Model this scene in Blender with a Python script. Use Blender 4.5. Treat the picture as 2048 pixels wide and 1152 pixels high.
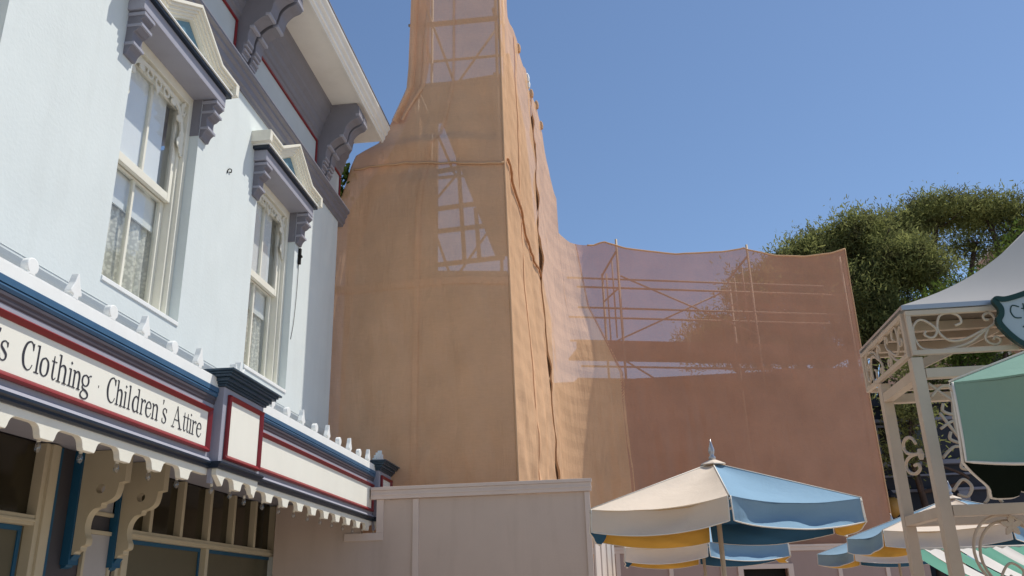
import bpy, math, random
import numpy as np
from mathutils import Vector, Matrix, noise

random.seed(7)
S = bpy.context.scene
for o in list(bpy.data.objects):
    bpy.data.objects.remove(o)
R = math.radians

# ------------------------------------------------------------ camera
cd = bpy.data.cameras.new('camera')
cam = bpy.data.objects.new('camera', cd)
S.collection.objects.link(cam)
cd.sensor_width = 36.0
cd.lens = 1723.0 / 2048 * 36
cd.clip_start = 0.05
cd.clip_end = 2000
cam.matrix_world = Matrix(((0.99248255, 0.06547953, 0.10339641, 0.0),
                           (0.11961914, -0.34036212, -0.93265475, 0.0),
                           (-0.02587757, 0.93801176, -0.34563607, 1.6),
                           (0, 0, 0, 1)))
S.camera = cam

# ------------------------------------------------------------ light
SUN_EL, SUN_AZ = R(61.5), R(30.5)          # azimuth from +X towards +Y
sd = Vector((math.cos(SUN_EL) * math.cos(SUN_AZ), math.cos(SUN_EL) * math.sin(SUN_AZ), math.sin(SUN_EL)))
w = bpy.data.worlds.new('World')
S.world = w
w.use_nodes = True
nt = w.node_tree
nt.nodes.clear()
sky = nt.nodes.new('ShaderNodeTexSky')
sky.sky_type = 'NISHITA'
sky.sun_disc = False
sky.sun_elevation = SUN_EL
sky.sun_rotation = math.pi / 2 - SUN_AZ
sky.air_density = 1.0
sky.dust_density = 0.15
sky.ozone_density = 3.4
bg = nt.nodes.new('ShaderNodeBackground')
bg.inputs['Strength'].default_value = 0.112
wo = nt.nodes.new('ShaderNodeOutputWorld')
nt.links.new(sky.outputs[0], bg.inputs[0])
nt.links.new(bg.outputs[0], wo.inputs[0])
sl = bpy.data.lights.new('sun', 'SUN')
sl.energy = 4.1
sl.angle = R(0.53)
sl.color = (1.0, 0.94, 0.85)
so = bpy.data.objects.new('sun', sl)
S.collection.objects.link(so)
so.rotation_euler = (-sd).to_track_quat('-Z', 'Y').to_euler()
so.location = (20, 10, 40)

S.view_settings.view_transform = 'Standard'
S.view_settings.look = 'None'
S.view_settings.exposure = 0.15
S.view_settings.gamma = 1.0

# ------------------------------------------------------------ materials
MATS = {}


def mat(name, col, rough=0.55, var=0.06, vscale=3.0, bump=0.0, bscale=40.0, spec=0.35, metal=0.0, dirt=0.0):
    if name in MATS:
        return MATS[name]
    m = bpy.data.materials.new(name)
    m.use_nodes = True
    n = m.node_tree.nodes
    l = m.node_tree.links
    b = n['Principled BSDF']
    b.inputs['Roughness'].default_value = rough
    b.inputs['Specular IOR Level'].default_value = spec
    b.inputs['Metallic'].default_value = metal
    tc = n.new('ShaderNodeTexCoord')
    nz = n.new('ShaderNodeTexNoise')
    nz.inputs['Scale'].default_value = vscale
    nz.inputs['Detail'].default_value = 6
    nz.inputs['Roughness'].default_value = 0.65
    l.new(tc.outputs['Object'], nz.inputs['Vector'])
    rp = n.new('ShaderNodeMapRange')
    rp.inputs['From Min'].default_value = 0.25
    rp.inputs['From Max'].default_value = 0.75
    rp.inputs['To Min'].default_value = 1 - var
    rp.inputs['To Max'].default_value = 1 + var
    l.new(nz.outputs['Fac'], rp.inputs['Value'])
    vm = n.new('ShaderNodeVectorMath')
    vm.operation = 'SCALE'
    vm.inputs[0].default_value = col[:3]
    l.new(rp.outputs[0], vm.inputs['Scale'])
    out = vm.outputs[0]
    if dirt > 0:
        nz2 = n.new('ShaderNodeTexNoise')
        nz2.inputs['Scale'].default_value = 1.0
        nz2.inputs['Detail'].default_value = 8
        mp = n.new('ShaderNodeMapping')
        mp.inputs['Scale'].default_value = (5, 5, 0.7)
        l.new(tc.outputs['Object'], mp.inputs['Vector'])
        l.new(mp.outputs[0], nz2.inputs['Vector'])
        r2 = n.new('ShaderNodeMapRange')
        r2.inputs['From Min'].default_value = 0.5
        r2.inputs['From Max'].default_value = 0.78
        r2.inputs['To Max'].default_value = dirt
        l.new(nz2.outputs['Fac'], r2.inputs['Value'])
        mx = n.new('ShaderNodeMix')
        mx.data_type = 'RGBA'
        mx.inputs['B'].default_value = (col[0] * .55, col[1] * .52, col[2] * .46, 1)
        l.new(r2.outputs[0], mx.inputs['Factor'])
        l.new(out, mx.inputs['A'])
        out = mx.outputs['Result']
    l.new(out, b.inputs['Base Color'])
    if bump > 0:
        nb = n.new('ShaderNodeTexNoise')
        nb.inputs['Scale'].default_value = bscale
        nb.inputs['Detail'].default_value = 5
        l.new(tc.outputs['Object'], nb.inputs['Vector'])
        bp = n.new('ShaderNodeBump')
        bp.inputs['Strength'].default_value = bump
        bp.inputs['Distance'].default_value = 0.02
        l.new(nb.outputs['Fac'], bp.inputs['Height'])
        l.new(bp.outputs[0], b.inputs['Normal'])
    MATS[name] = m
    return m


def cloth(name, col, trans=0.3, hole=0.0, tcol=None, var=0.06, weave=0.0, wrinkle=0.0):
    """woven cloth: diffuse + translucent, plus open weave (hole) that lets light straight through"""
    if name in MATS:
        return MATS[name]
    m = bpy.data.materials.new(name)
    m.use_nodes = True
    n = m.node_tree.nodes
    l = m.node_tree.links
    n.clear()
    out = n.new('ShaderNodeOutputMaterial')
    tc = n.new('ShaderNodeTexCoord')
    nz = n.new('ShaderNodeTexNoise')
    nz.inputs['Scale'].default_value = 1.1
    nz.inputs['Detail'].default_value = 7
    l.new(tc.outputs['Object'], nz.inputs['Vector'])
    rp = n.new('ShaderNodeMapRange')
    rp.inputs['From Min'].default_value = 0.3
    rp.inputs['From Max'].default_value = 0.7
    rp.inputs['To Min'].default_value = 1 - var
    rp.inputs['To Max'].default_value = 1 + var
    l.new(nz.outputs['Fac'], rp.inputs['Value'])

    fac = rp.outputs[0]
    if weave > 0:
        mw = n.new('ShaderNodeMapping')
        mw.inputs['Scale'].default_value = (9, 9, 60)
        l.new(tc.outputs['Object'], mw.inputs['Vector'])
        nw = n.new('ShaderNodeTexNoise')
        nw.inputs['Scale'].default_value = 1.0
        nw.inputs['Detail'].default_value = 4
        l.new(mw.outputs[0], nw.inputs['Vector'])
        rw = n.new('ShaderNodeMapRange')
        rw.inputs['From Min'].default_value = 0.3
        rw.inputs['From Max'].default_value = 0.7
        rw.inputs['To Min'].default_value = 1 - weave
        rw.inputs['To Max'].default_value = 1 + weave
        l.new(nw.outputs['Fac'], rw.inputs['Value'])
        mm = n.new('ShaderNodeMath')
        mm.operation = 'MULTIPLY'
        l.new(fac, mm.inputs[0])
        l.new(rw.outputs[0], mm.inputs[1])
        fac = mm.outputs[0]

    def scaled(c):
        vm = n.new('ShaderNodeVectorMath')
        vm.operation = 'SCALE'
        vm.inputs[0].default_value = c[:3]
        l.new(fac, vm.inputs['Scale'])
        return vm.outputs[0]
    di = n.new('ShaderNodeBsdfDiffuse')
    l.new(scaled(col), di.inputs['Color'])
    tr = n.new('ShaderNodeBsdfTranslucent')
    l.new(scaled(tcol or col), tr.inputs['Color'])
    if wrinkle > 0:
        mp = n.new('ShaderNodeMapping')
        mp.inputs['Scale'].default_value = (2.2, 2.2, 0.5)
        l.new(tc.outputs['Object'], mp.inputs['Vector'])
        n1 = n.new('ShaderNodeTexNoise')
        n1.inputs['Scale'].default_value = 1.6
        n1.inputs['Detail'].default_value = 6
        n1.inputs['Roughness'].default_value = 0.6
        n1.inputs['Distortion'].default_value = 0.4
        l.new(mp.outputs[0], n1.inputs['Vector'])
        # faint fold creases from the rolled sheet: level lines
        wv = n.new('ShaderNodeTexWave')
        wv.wave_type = 'BANDS'
        wv.bands_direction = 'Z'
        wv.wave_profile = 'TRI'
        wv.inputs['Scale'].default_value = 0.9
        wv.inputs['Distortion'].default_value = 0.6
        wv.inputs['Detail'].default_value = 2
        l.new(tc.outputs['Object'], wv.inputs['Vector'])
        ad = n.new('ShaderNodeMath')
        ad.operation = 'MULTIPLY_ADD'
        ad.inputs[1].default_value = 0.12
        l.new(wv.outputs['Fac'], ad.inputs[0])
        l.new(n1.outputs['Fac'], ad.inputs[2])
        bp = n.new('ShaderNodeBump')
        bp.inputs['Strength'].default_value = wrinkle
        bp.inputs['Distance'].default_value = 0.12
        l.new(ad.outputs[0], bp.inputs['Height'])
        l.new(bp.outputs[0], di.inputs['Normal'])
        l.new(bp.outputs[0], tr.inputs['Normal'])
    mx = n.new('ShaderNodeMixShader')
    mx.inputs[0].default_value = trans
    l.new(di.outputs[0], mx.inputs[1])
    l.new(tr.outputs[0], mx.inputs[2])
    res = mx.outputs[0]
    if hole > 0:
        tp = n.new('ShaderNodeBsdfTransparent')
        m2 = n.new('ShaderNodeMixShader')
        m2.inputs[0].default_value = hole
        l.new(res, m2.inputs[1])
        l.new(tp.outputs[0], m2.inputs[2])
        res = m2.outputs[0]
    l.new(res, out.inputs[0])
    MATS[name] = m
    return m


def glass(name, tint=(0.97, 0.98, 0.98), refl=0.09):
    m = bpy.data.materials.new(name)
    m.use_nodes = True
    n = m.node_tree.nodes
    l = m.node_tree.links
    n.clear()
    out = n.new('ShaderNodeOutputMaterial')
    tp = n.new('ShaderNodeBsdfTransparent')
    tp.inputs[0].default_value = (*tint, 1)
    gl = n.new('ShaderNodeBsdfGlossy')
    gl.inputs['Roughness'].default_value = 0.015
    fr = n.new('ShaderNodeLayerWeight')      # Schlick curve of a thin pane, same from both sides
    fr.inputs['Blend'].default_value = 0.5
    pw = n.new('ShaderNodeMath')
    pw.operation = 'POWER'
    pw.inputs[1].default_value = 4.0
    l.new(fr.outputs['Facing'], pw.inputs[0])
    ad = n.new('ShaderNodeMath')
    ad.operation = 'MULTIPLY_ADD'
    ad.use_clamp = True
    ad.inputs[1].default_value = 0.9
    ad.inputs[2].default_value = refl
    l.new(pw.outputs[0], ad.inputs[0])
    mx = n.new('ShaderNodeMixShader')
    l.new(ad.outputs[0], mx.inputs[0])
    l.new(tp.outputs[0], mx.inputs[1])
    l.new(gl.outputs[0], mx.inputs[2])
    l.new(mx.outputs[0], out.inputs[0])
    MATS[name] = m
    return m


def lace(name):
    m = bpy.data.materials.new(name)
    m.use_nodes = True
    n = m.node_tree.nodes
    l = m.node_tree.links
    n.clear()
    out = n.new('ShaderNodeOutputMaterial')
    tc = n.new('ShaderNodeTexCoord')
    vo = n.new('ShaderNodeTexVoronoi')
    vo.inputs['Scale'].default_value = 26
    nz = n.new('ShaderNodeTexNoise')
    nz.inputs['Scale'].default_value = 30
    nz.inputs['Detail'].default_value = 3
    l.new(tc.outputs['Object'], vo.inputs['Vector'])
    l.new(tc.outputs['Object'], nz.inputs['Vector'])
    mu = n.new('ShaderNodeMath')
    mu.operation = 'MULTIPLY'
    l.new(vo.outputs['Distance'], mu.inputs[0])
    l.new(nz.outputs['Fac'], mu.inputs[1])
    rp = n.new('ShaderNodeMapRange')
    rp.inputs['From Min'].default_value = 0.16
    rp.inputs['From Max'].default_value = 0.30
    rp.inputs['To Min'].default_value = 0.08
    rp.inputs['To Max'].default_value = 0.36
    l.new(mu.outputs[0], rp.inputs['Value'])
    di = n.new('ShaderNodeBsdfDiffuse')
    di.inputs[0].default_value = (0.86, 0.84, 0.74, 1)
    tp = n.new('ShaderNodeBsdfTransparent')
    mx = n.new('ShaderNodeMixShader')
    l.new(rp.outputs[0], mx.inputs[0])
    l.new(di.outputs[0], mx.inputs[1])
    l.new(tp.outputs[0], mx.inputs[2])
    l.new(mx.outputs[0], out.inputs[0])
    MATS[name] = m
    return m


def leafmat(name, c1, c2, c3):
    m = bpy.data.materials.new(name)
    m.use_nodes = True
    n = m.node_tree.nodes
    l = m.node_tree.links
    n.clear()
    out = n.new('ShaderNodeOutputMaterial')
    tc = n.new('ShaderNodeTexCoord')
    nz = n.new('ShaderNodeTexNoise')
    nz.inputs['Scale'].default_value = 1.3
    nz.inputs['Detail'].default_value = 8
    nz.inputs['Roughness'].default_value = 0.7
    l.new(tc.outputs['Object'], nz.inputs['Vector'])
    cr = n.new('ShaderNodeValToRGB')
    e = cr.color_ramp.elements
    e[0].position = 0.36
    e[0].color = (*c1, 1)
    e[1].position = 0.68
    e[1].color = (*c3, 1)
    x = e.new(0.52)
    x.color = (*c2, 1)
    l.new(nz.outputs['Fac'], cr.inputs[0])
    di = n.new('ShaderNodeBsdfDiffuse')
    tr = n.new('ShaderNodeBsdfTranslucent')
    l.new(cr.outputs[0], di.inputs[0])
    l.new(cr.outputs[0], tr.inputs[0])
    mx = n.new('ShaderNodeMixShader')
    mx.inputs[0].default_value = 0.45
    l.new(di.outputs[0], mx.inputs[1])
    l.new(tr.outputs[0], mx.inputs[2])
    l.new(mx.outputs[0], out.inputs[0])
    MATS[name] = m
    return m


M_PLASTER = mat('pale_plaster', (0.68, 0.738, 0.73), 0.85, 0.035, 1.6, 0.09, 30, 0.15, dirt=0.10)
M_LAV = mat('lavender_paint', (0.345, 0.35, 0.405), 0.5, 0.06, 4, 0.05, 60, dirt=0.12)
M_LAVD = mat('dark_lavender_paint', (0.20, 0.198, 0.228), 0.5, 0.08, 4, 0.05, 60, dirt=0.12)
M_PANELGREY = mat('pale_grey_panel', (0.50, 0.55, 0.57), 0.6, 0.05, 3)
M_CREAM = mat('cream_paint', (0.79, 0.77, 0.665), 0.5, 0.05, 3, 0.06, 50, dirt=0.10)
M_WHITE = mat('white_paint', (0.83, 0.85, 0.83), 0.55, 0.04, 4, 0.05, 50, dirt=0.08)
M_SOFFIT = mat('soffit_paint', (0.80, 0.785, 0.73), 0.6, 0.05, 2, 0, dirt=0.12)
M_RED = mat('red_paint', (0.215, 0.018, 0.022), 0.35, 0.10, 6, dirt=0.2)
M_BLUE = mat('blue_cornice_paint', (0.05, 0.125, 0.225), 0.4, 0.10, 5, dirt=0.2)
M_CAPBLUE = mat('cap_blue_paint', (0.032, 0.062, 0.095), 0.35, 0.15, 6, dirt=0.25)
M_BED = mat('shaded_bed_mould', (0.085, 0.078, 0.095), 0.5, 0.1, 5)  # dark tone paints in the shade under the cornice
M_NAVY = mat('navy_paint', (0.016, 0.026, 0.042), 0.35, 0.12, 5, dirt=0.2)
M_SIGN = mat('sign_cream', (0.82, 0.81, 0.72), 0.55, 0.03, 2, dirt=0.06)
M_LETTER = mat('letter_ink', (0.035, 0.035, 0.045), 0.5, 0.1)
M_SASHBLIND = mat('roller_blind', (0.86, 0.88, 0.88), 0.8, 0.03, 2)
M_TRIBLUE = mat('teal_panel', (0.11, 0.23, 0.30), 0.5, 0.08)
M_GLASS = glass('window_glass', refl=0.02)
M_BULB = glass('bulb_glass', (0.85, 0.85, 0.82), 0.16)
M_LACE = lace('lace')
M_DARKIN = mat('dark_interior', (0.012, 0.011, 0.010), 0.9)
M_SHOPDARK = mat('shop_pane', (0.030, 0.024, 0.012), 0.12, 0.3, 1.2, spec=0.5)
M_SHOPKHAKI = mat('papered_pane', (0.105, 0.095, 0.058), 0.35, 0.12, 1.5, spec=0.4)
M_SHOPCREAM = mat('shopfront_cream', (0.50, 0.44, 0.31), 0.5, 0.06, 3, dirt=0.12)
M_TAPE = mat('blue_edge_paint', (0.012, 0.085, 0.165), 0.5, 0.1)
M_PILGREY = mat('pilaster_grey', (0.060, 0.056, 0.062), 0.5, 0.08)
M_PILPANEL = mat('pilaster_panel_grey', (0.40, 0.385, 0.375), 0.5, 0.05)
M_HOARD = mat('hoarding_panel', (0.57, 0.465, 0.39), 0.65, 0.06, 0.9, 0.10, 40, dirt=0.22)
M_HTRIM = mat('hoarding_trim', (0.66, 0.555, 0.485), 0.6, 0.05, 1.5, dirt=0.08)
M_SLAT = mat('pale_slat', (0.66, 0.58, 0.52), 0.6, 0.08, 2, dirt=0.15)
M_HOARD2 = mat('mauve_hoarding', (0.37, 0.275, 0.245), 0.7, 0.05, 0.8, dirt=0.1)
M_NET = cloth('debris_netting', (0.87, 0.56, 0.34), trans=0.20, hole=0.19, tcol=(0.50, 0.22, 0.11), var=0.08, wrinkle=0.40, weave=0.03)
M_NETSHADE = cloth('shaded_netting', (0.68, 0.385, 0.255), trans=0.16, hole=0.25, tcol=(0.30, 0.10, 0.07), var=0.08, wrinkle=0.35, weave=0.03)  # darker, pinker copy of the net: shade painted into the colour
M_NETEDGE = cloth('netting_hem', (0.66, 0.43, 0.26), trans=0.12, hole=0.0, var=0.08)
M_GAPSHADE = mat('gap_shade', (0.14, 0.075, 0.035), 0.9, 0.2)
M_STRAP = mat('orange_strap', (0.46, 0.22, 0.10), 0.7, 0.1)
M_STEEL = mat('scaffold_tube', (0.34, 0.26, 0.18), 0.55, 0.1, metal=0.1)
M_PLANK = mat('scaffold_plank', (0.28, 0.18, 0.11), 0.8, 0.15, 3)
M_STUD = mat('timber_stud', (0.30, 0.20, 0.12), 0.8, 0.1)
M_INNER = mat('bare_stucco', (0.30, 0.22, 0.17), 0.9, 0.1, 1)
M_GROUND = mat('street_paving', (0.44, 0.37, 0.31), 0.85, 0.1, 0.5, 0.2, 20)
M_BARK = mat('bark', (0.075, 0.05, 0.04), 0.9, 0.25, 4, 0.5, 8)
M_LEAF = leafmat('pine_needles', (0.10, 0.095, 0.05), (0.215, 0.235, 0.085), (0.37, 0.385, 0.14))
M_LEAFB = leafmat('bright_leaves', (0.05, 0.085, 0.02), (0.11, 0.16, 0.035), (0.20, 0.24, 0.06))
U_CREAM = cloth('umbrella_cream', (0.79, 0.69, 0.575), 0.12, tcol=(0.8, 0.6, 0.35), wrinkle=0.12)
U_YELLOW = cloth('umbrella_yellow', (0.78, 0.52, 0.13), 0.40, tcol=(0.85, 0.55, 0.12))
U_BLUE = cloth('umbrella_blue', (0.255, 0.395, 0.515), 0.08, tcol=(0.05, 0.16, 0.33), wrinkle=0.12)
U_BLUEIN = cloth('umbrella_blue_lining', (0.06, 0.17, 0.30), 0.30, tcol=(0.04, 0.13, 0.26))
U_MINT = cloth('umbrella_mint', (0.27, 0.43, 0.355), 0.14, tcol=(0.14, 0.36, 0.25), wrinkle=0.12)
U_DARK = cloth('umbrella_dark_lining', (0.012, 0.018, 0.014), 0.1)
M_PIPING = mat('white_piping', (0.78, 0.74, 0.66), 0.6)
M_POLE = mat('umbrella_pole', (0.62, 0.55, 0.46), 0.35, 0.05)
M_ALU = mat('grey_metal', (0.45, 0.45, 0.47), 0.35, 0.05, metal=0.6)
M_IRON = mat('cream_wrought_iron', (0.60, 0.485, 0.375), 0.45, 0.07, 6, 0.06, 60, dirt=0.25)
M_TENT = cloth('grey_canvas', (0.47, 0.46, 0.45), 0.10, tcol=(0.5, 0.48, 0.42))
M_TENTNAVY = cloth('navy_canvas', (0.03, 0.03, 0.065), 0.1)
M_CEIL = mat('kiosk_ceiling', (0.16, 0.13, 0.10), 0.7)
M_SIGNGREEN = mat('dark_green_border', (0.012, 0.045, 0.038), 0.4)
M_SIGNGREY = mat('sign_pale_blue', (0.42, 0.47, 0.52), 0.5)
M_NAVYB = mat('navy_facade', (0.020, 0.024, 0.038), 0.6, 0.15)
M_NAVYT = mat('navy_trim', (0.20, 0.21, 0.26), 0.5)
M_TANB = mat('tan_facade', (0.48, 0.29, 0.21), 0.8, 0.06)
M_ROOFW = mat('pale_coping', (0.66, 0.64, 0.60), 0.7)
M_BROWNB = mat('brown_roof_building', (0.16, 0.10, 0.075), 0.85, 0.1)
M_LAMP = mat('lamp_amber', (0.45, 0.25, 0.06), 0.3)
M_SGREEN = cloth('awning_green', (0.17, 0.40, 0.30), 0.25)
M_SWHITE = cloth('awning_white', (0.78, 0.75, 0.70), 0.25)

# ------------------------------------------------------------ geometry helpers
ORIG = {}


def origin_of(p):
    if p is None:
        return np.zeros(3)
    return ORIG.get(p.name, np.zeros(3))


def smooth_pts(pts, n=8, closed=False):
    """Catmull-Rom through the points (any dimension)"""
    P = [np.array(p, float) for p in pts]
    out = []
    N = len(P)
    rng = range(N if closed else N - 1)
    for i in rng:
        if closed:
            p0, p1, p2, p3 = P[(i - 1) % N], P[i], P[(i + 1) % N], P[(i + 2) % N]
        else:
            p0, p1, p2, p3 = P[max(i - 1, 0)], P[i], P[i + 1], P[min(i + 2, N - 1)]
        for k in range(n):
            t = k / n
            out.append(0.5 * (2 * p1 + (p2 - p0) * t + (2 * p0 - 5 * p1 + 4 * p2 - p3) * t * t + (3 * p1 - p0 - 3 * p2 + p3) * t ** 3))
    if not closed:
        out.append(P[-1])
    return out


class MB:
    def __init__(s):
        s.v = []
        s.f = []

    def box(s, x0, x1, y0, y1, z0, z1):
        b = len(s.v)
        for z in (z0, z1):
            s.v += [(x0, y0, z), (x1, y0, z), (x1, y1, z), (x0, y1, z)]
        s.f += [tuple(b + i for i in q) for q in ((3, 2, 1, 0), (4, 5, 6, 7), (0, 1, 5, 4), (1, 2, 6, 5), (2, 3, 7, 6), (3, 0, 4, 7))]
        return s

    def prism(s, poly, axis, a0, a1):
        """extrude a polygon: axis x -> poly (y,z); y -> (x,z); z -> (x,y)"""
        b = len(s.v)
        n = len(poly)
        for a in (a0, a1):
            for p in poly:
                p = tuple(float(q) for q in p)
                s.v.append((a, p[0], p[1]) if axis == 'x' else (p[0], a, p[1]) if axis == 'y' else (p[0], p[1], a))
        s.f.append(tuple(b + i for i in reversed(range(n))))
        s.f.append(tuple(b + n + i for i in range(n)))
        for i in range(n):
            j = (i + 1) % n
            s.f.append((b + i, b + j, b + n + j, b + n + i))
        return s

    def grid(s, fn, nu, nv):
        b = len(s.v)
        for j in range(nv + 1):
            for i in range(nu + 1):
                s.v.append(tuple(float(q) for q in fn(i / nu, j / nv)))
        for j in range(nv):
            for i in range(nu):
                a = b + j * (nu + 1) + i
                s.f.append((a, a + 1, a + nu + 2, a + nu + 1))
        return s

    def tube(s, pts, r, n=6, closed=False):
        P = [np.array(p, float) for p in pts]
        N = len(P)
        b = len(s.v)
        rr = r if hasattr(r, '__len__') else [r] * N
        prev = None
        for i in range(N):
            a = P[(i - 1) % N] if (closed or i > 0) else P[i]
            c = P[(i + 1) % N] if (closed or i < N - 1) else P[i]
            t = c - a
            t = t / (np.linalg.norm(t) + 1e-12)
            if prev is None:
                h = np.array([0, 0, 1.0]) if abs(t[2]) < 0.9 else np.array([1.0, 0, 0])
                u = np.cross(t, h)
            else:
                u = prev - t * (prev @ t)
            u /= (np.linalg.norm(u) + 1e-12)
            prev = u
            v = np.cross(t, u)
            for k in range(n):
                q = 2 * math.pi * k / n
                s.v.append(tuple(P[i] + rr[i] * (u * math.cos(q) + v * math.sin(q))))
        for i in range(N if closed else N - 1):
            j = (i + 1) % N
            for k in range(n):
                l = (k + 1) % n
                s.f.append((b + i * n + k, b + i * n + l, b + j * n + l, b + j * n + k))
        if not closed:
            s.f.append(tuple(b + k for k in reversed(range(n))))
            s.f.append(tuple(b + (N - 1) * n + k for k in range(n)))
        return s

    def lathe(s, prof, c, n=12, flat=1.0):
        b = len(s.v)
        for (r, z) in prof:
            for k in range(n):
                q = 2 * math.pi * k / n
                s.v.append((c[0] + r * flat * math.cos(q), c[1] + r * math.sin(q), c[2] + z))
        for i in range(len(prof) - 1):
            for k in range(n):
                l = (k + 1) % n
                s.f.append((b + i * n + k, b + i * n + l, b + (i + 1) * n + l, b + (i + 1) * n + k))
        s.f.append(tuple(b + k for k in reversed(range(n))))
        s.f.append(tuple(b + (len(prof) - 1) * n + k for k in range(n)))
        return s

    def ribbon(s, pts, axis, a0, a1, closed=False):
        """band of given width along a 2-D path (p,q,width), thickness a0..a1 along axis"""
        P = [np.array(p, float) for p in pts]
        N = len(P)
        L, Rr = [], []
        for i in range(N):
            a = P[(i - 1) % N] if (closed or i > 0) else P[i]
            c = P[(i + 1) % N] if (closed or i < N - 1) else P[i]
            t = (c - a)[:2]
            t = t / (np.linalg.norm(t) + 1e-12)
            nn = np.array([-t[1], t[0]]) * P[i][2] / 2
            L.append(P[i][:2] + nn)
            Rr.append(P[i][:2] - nn)
        b = len(s.v)

        def put(p, a):
            s.v.append((a, p[0], p[1]) if axis == 'x' else (p[0], a, p[1]) if axis == 'y' else (p[0], p[1], a))
        for i in range(N):
            put(L[i], a0); put(Rr[i], a0); put(L[i], a1); put(Rr[i], a1)
        for i in range(N if closed else N - 1):
            p = b + 4 * i
            q = b + 4 * ((i + 1) % N)
            s.f += [(p, q, q + 1, p + 1), (p + 2, p + 3, q + 3, q + 2), (p, p + 2, q + 2, q), (p + 1, q + 1, q + 3, p + 3)]
        if not closed:
            p = b
            s.f.append((p, p + 1, p + 3, p + 2))
            p = b + 4 * (N - 1)
            s.f.append((p, p + 2, p + 3, p + 1))
        return s

    def build(s, name, m, parent=None, smooth=False, bevel=0.0, label=None, solid=0.0):
        o0 = origin_of(parent)
        me = bpy.data.meshes.new(name)
        me.from_pydata([(v[0] - o0[0], v[1] - o0[1], v[2] - o0[2]) for v in s.v], [], s.f)
        me.validate()
        if smooth:
            for p in me.polygons:
                p.use_smooth = True
        me.materials.append(m)
        o = bpy.data.objects.new(name, me)
        S.collection.objects.link(o)
        if parent is not None:
            o.parent = parent
            ORIG[o.name] = o0
        if bevel > 0:
            md = o.modifiers.new('bevel', 'BEVEL')
            md.width = bevel
            md.segments = 2
            md.limit_method = 'ANGLE'
            md.angle_limit = R(40)
        if solid > 0:
            md = o.modifiers.new('solid', 'SOLIDIFY')
            md.thickness = solid
        if label:
            o['label'] = label
        return o


def thing(name, loc, label, cat, group=None):
    o = bpy.data.objects.new(name, None)
    o.empty_display_size = 0.2
    S.collection.objects.link(o)
    o.location = loc
    ORIG[o.name] = np.array(loc, float)
    o['label'] = label
    o['category'] = cat
    if group:
        o['group'] = group
    return o


def tag(o, label, cat, group=None):
    o['label'] = label
    o['category'] = cat
    if group:
        o['group'] = group
    return o


def local_root(o):
    """children of this root are written in the root's own coordinates"""
    ORIG[o.name] = np.zeros(3)
    return o


# ------------------------------------------------------------ ground
g = MB().grid(lambda u, v: (-600 + 1200 * u, -600 + 1200 * v, 0), 8, 8).build('ground', M_GROUND)
g['kind'] = 'structure'

# ============================================================ SHOP BUILDING
W = -4.1            # upper wall plane
F = -3.3            # canopy fascia plane
SF = -4.68          # shopfront plane
Y0, Y1 = -2.5, 12.1
shop = thing('shop_building', (W, 8.0, 0), 'pale painted two storey shop with bracketed eave, sash windows and lettered canopy', 'building')

WC = [3.995, 6.855, 9.715]      # window centres
WH = 0.655
ZB, ZT = 4.24, 6.77
# upper wall, pierced by the openings (one skin, pieces butt together)
m = MB()
edges = [Y0] + [e for c in WC for e in (c - WH, c + WH)] + [Y1]
for i in range(0, len(edges), 2):
    m.box(W - 0.35, W, edges[i], edges[i + 1], ZB, ZT)
m.box(W - 0.35, W, Y0, Y1, 4.04, ZB)
m.box(W - 0.35, W, Y0, Y1, ZT, 8.86)
m.build('wall', M_PLASTER, shop)
# returned side and back so that the building has a body
MB().box(-12, W - 0.35, Y1 - 0.3, Y1, 0, 8.8).build('end_wall', M_PLASTER, shop)
# base course of the upper wall: the wall steps back under a rounded drip
prof = [(W - 0.30, 4.039), (W - 0.004, 4.039), (W - 0.004, 4.02), (W - 0.02, 3.985), (W - 0.06, 3.955), (W - 0.075, 3.93), (W - 0.09, 3.3), (W - 0.30, 3.3)]
MB().prism(prof, 'y', Y0, Y1 + 0.02).build('base_course', M_PLASTER, shop)
# string course
prof = [(W - 0.1, 7.40), (W + 0.02, 7.40), (W + 0.03, 7.44), (W + 0.05, 7.455), (W + 0.055, 7.53), (W + 0.085, 7.56), (W + 0.085, 7.60), (W + 0.12, 7.625), (W + 0.12, 7.655), (W - 0.1, 7.66)]
sc = MB().prism(prof, 'y', Y0, 12.3).build('string_course', M_LAVD, shop)
MB().box(W + 0.03, W + 0.123, Y0, 12.3, 7.6565, 7.672).build('lit_edge', mat('lit_edge_pale', (0.55, 0.55, 0.58), 0.4), sc)  # pale strip painting the sunlit top edge of the string course
# frieze panels with red beads
BR = [5.425, 8.285, 11.145]
for a, b in ((2.8, 5.2), (5.66, 8.06), (8.52, 10.92), (11.38, 12.05)):
    fp = MB().box(W + 0.001, W + 0.012, a, b, 7.68, 8.20).build('frieze_panel', M_PANELGREY, shop)
    rb = MB()
    z0, z1, t = 7.69, 8.20, 0.035
    rb.box(W + 0.012, W + 0.035, a, b, z1 - t, z1).box(W + 0.012, W + 0.035, a, a + t, z0, z1 - t - 0.0005).box(W + 0.012, W + 0.035, b - t, b, z0, z1 - t - 0.0005)
    rb.build('red_bead', M_RED, fp, bevel=0.006)
# crown moulding under the soffit
prof = [(W - 0.05, 8.205), (W + 0.03, 8.205), (W + 0.04, 8.26), (W + 0.06, 8.28), (W + 0.065, 8.36), (W + 0.09, 8.40), (W + 0.10, 8.47), (W + 0.14, 8.53), (W + 0.145, 8.58), (W + 0.19, 8.66), (W + 0.20, 8.74), (W + 0.215, 8.805), (W - 0.05, 8.805)]
MB().prism(prof, 'y', Y0, 12.08).build('crown_moulding', M_LAVD, shop)
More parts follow.
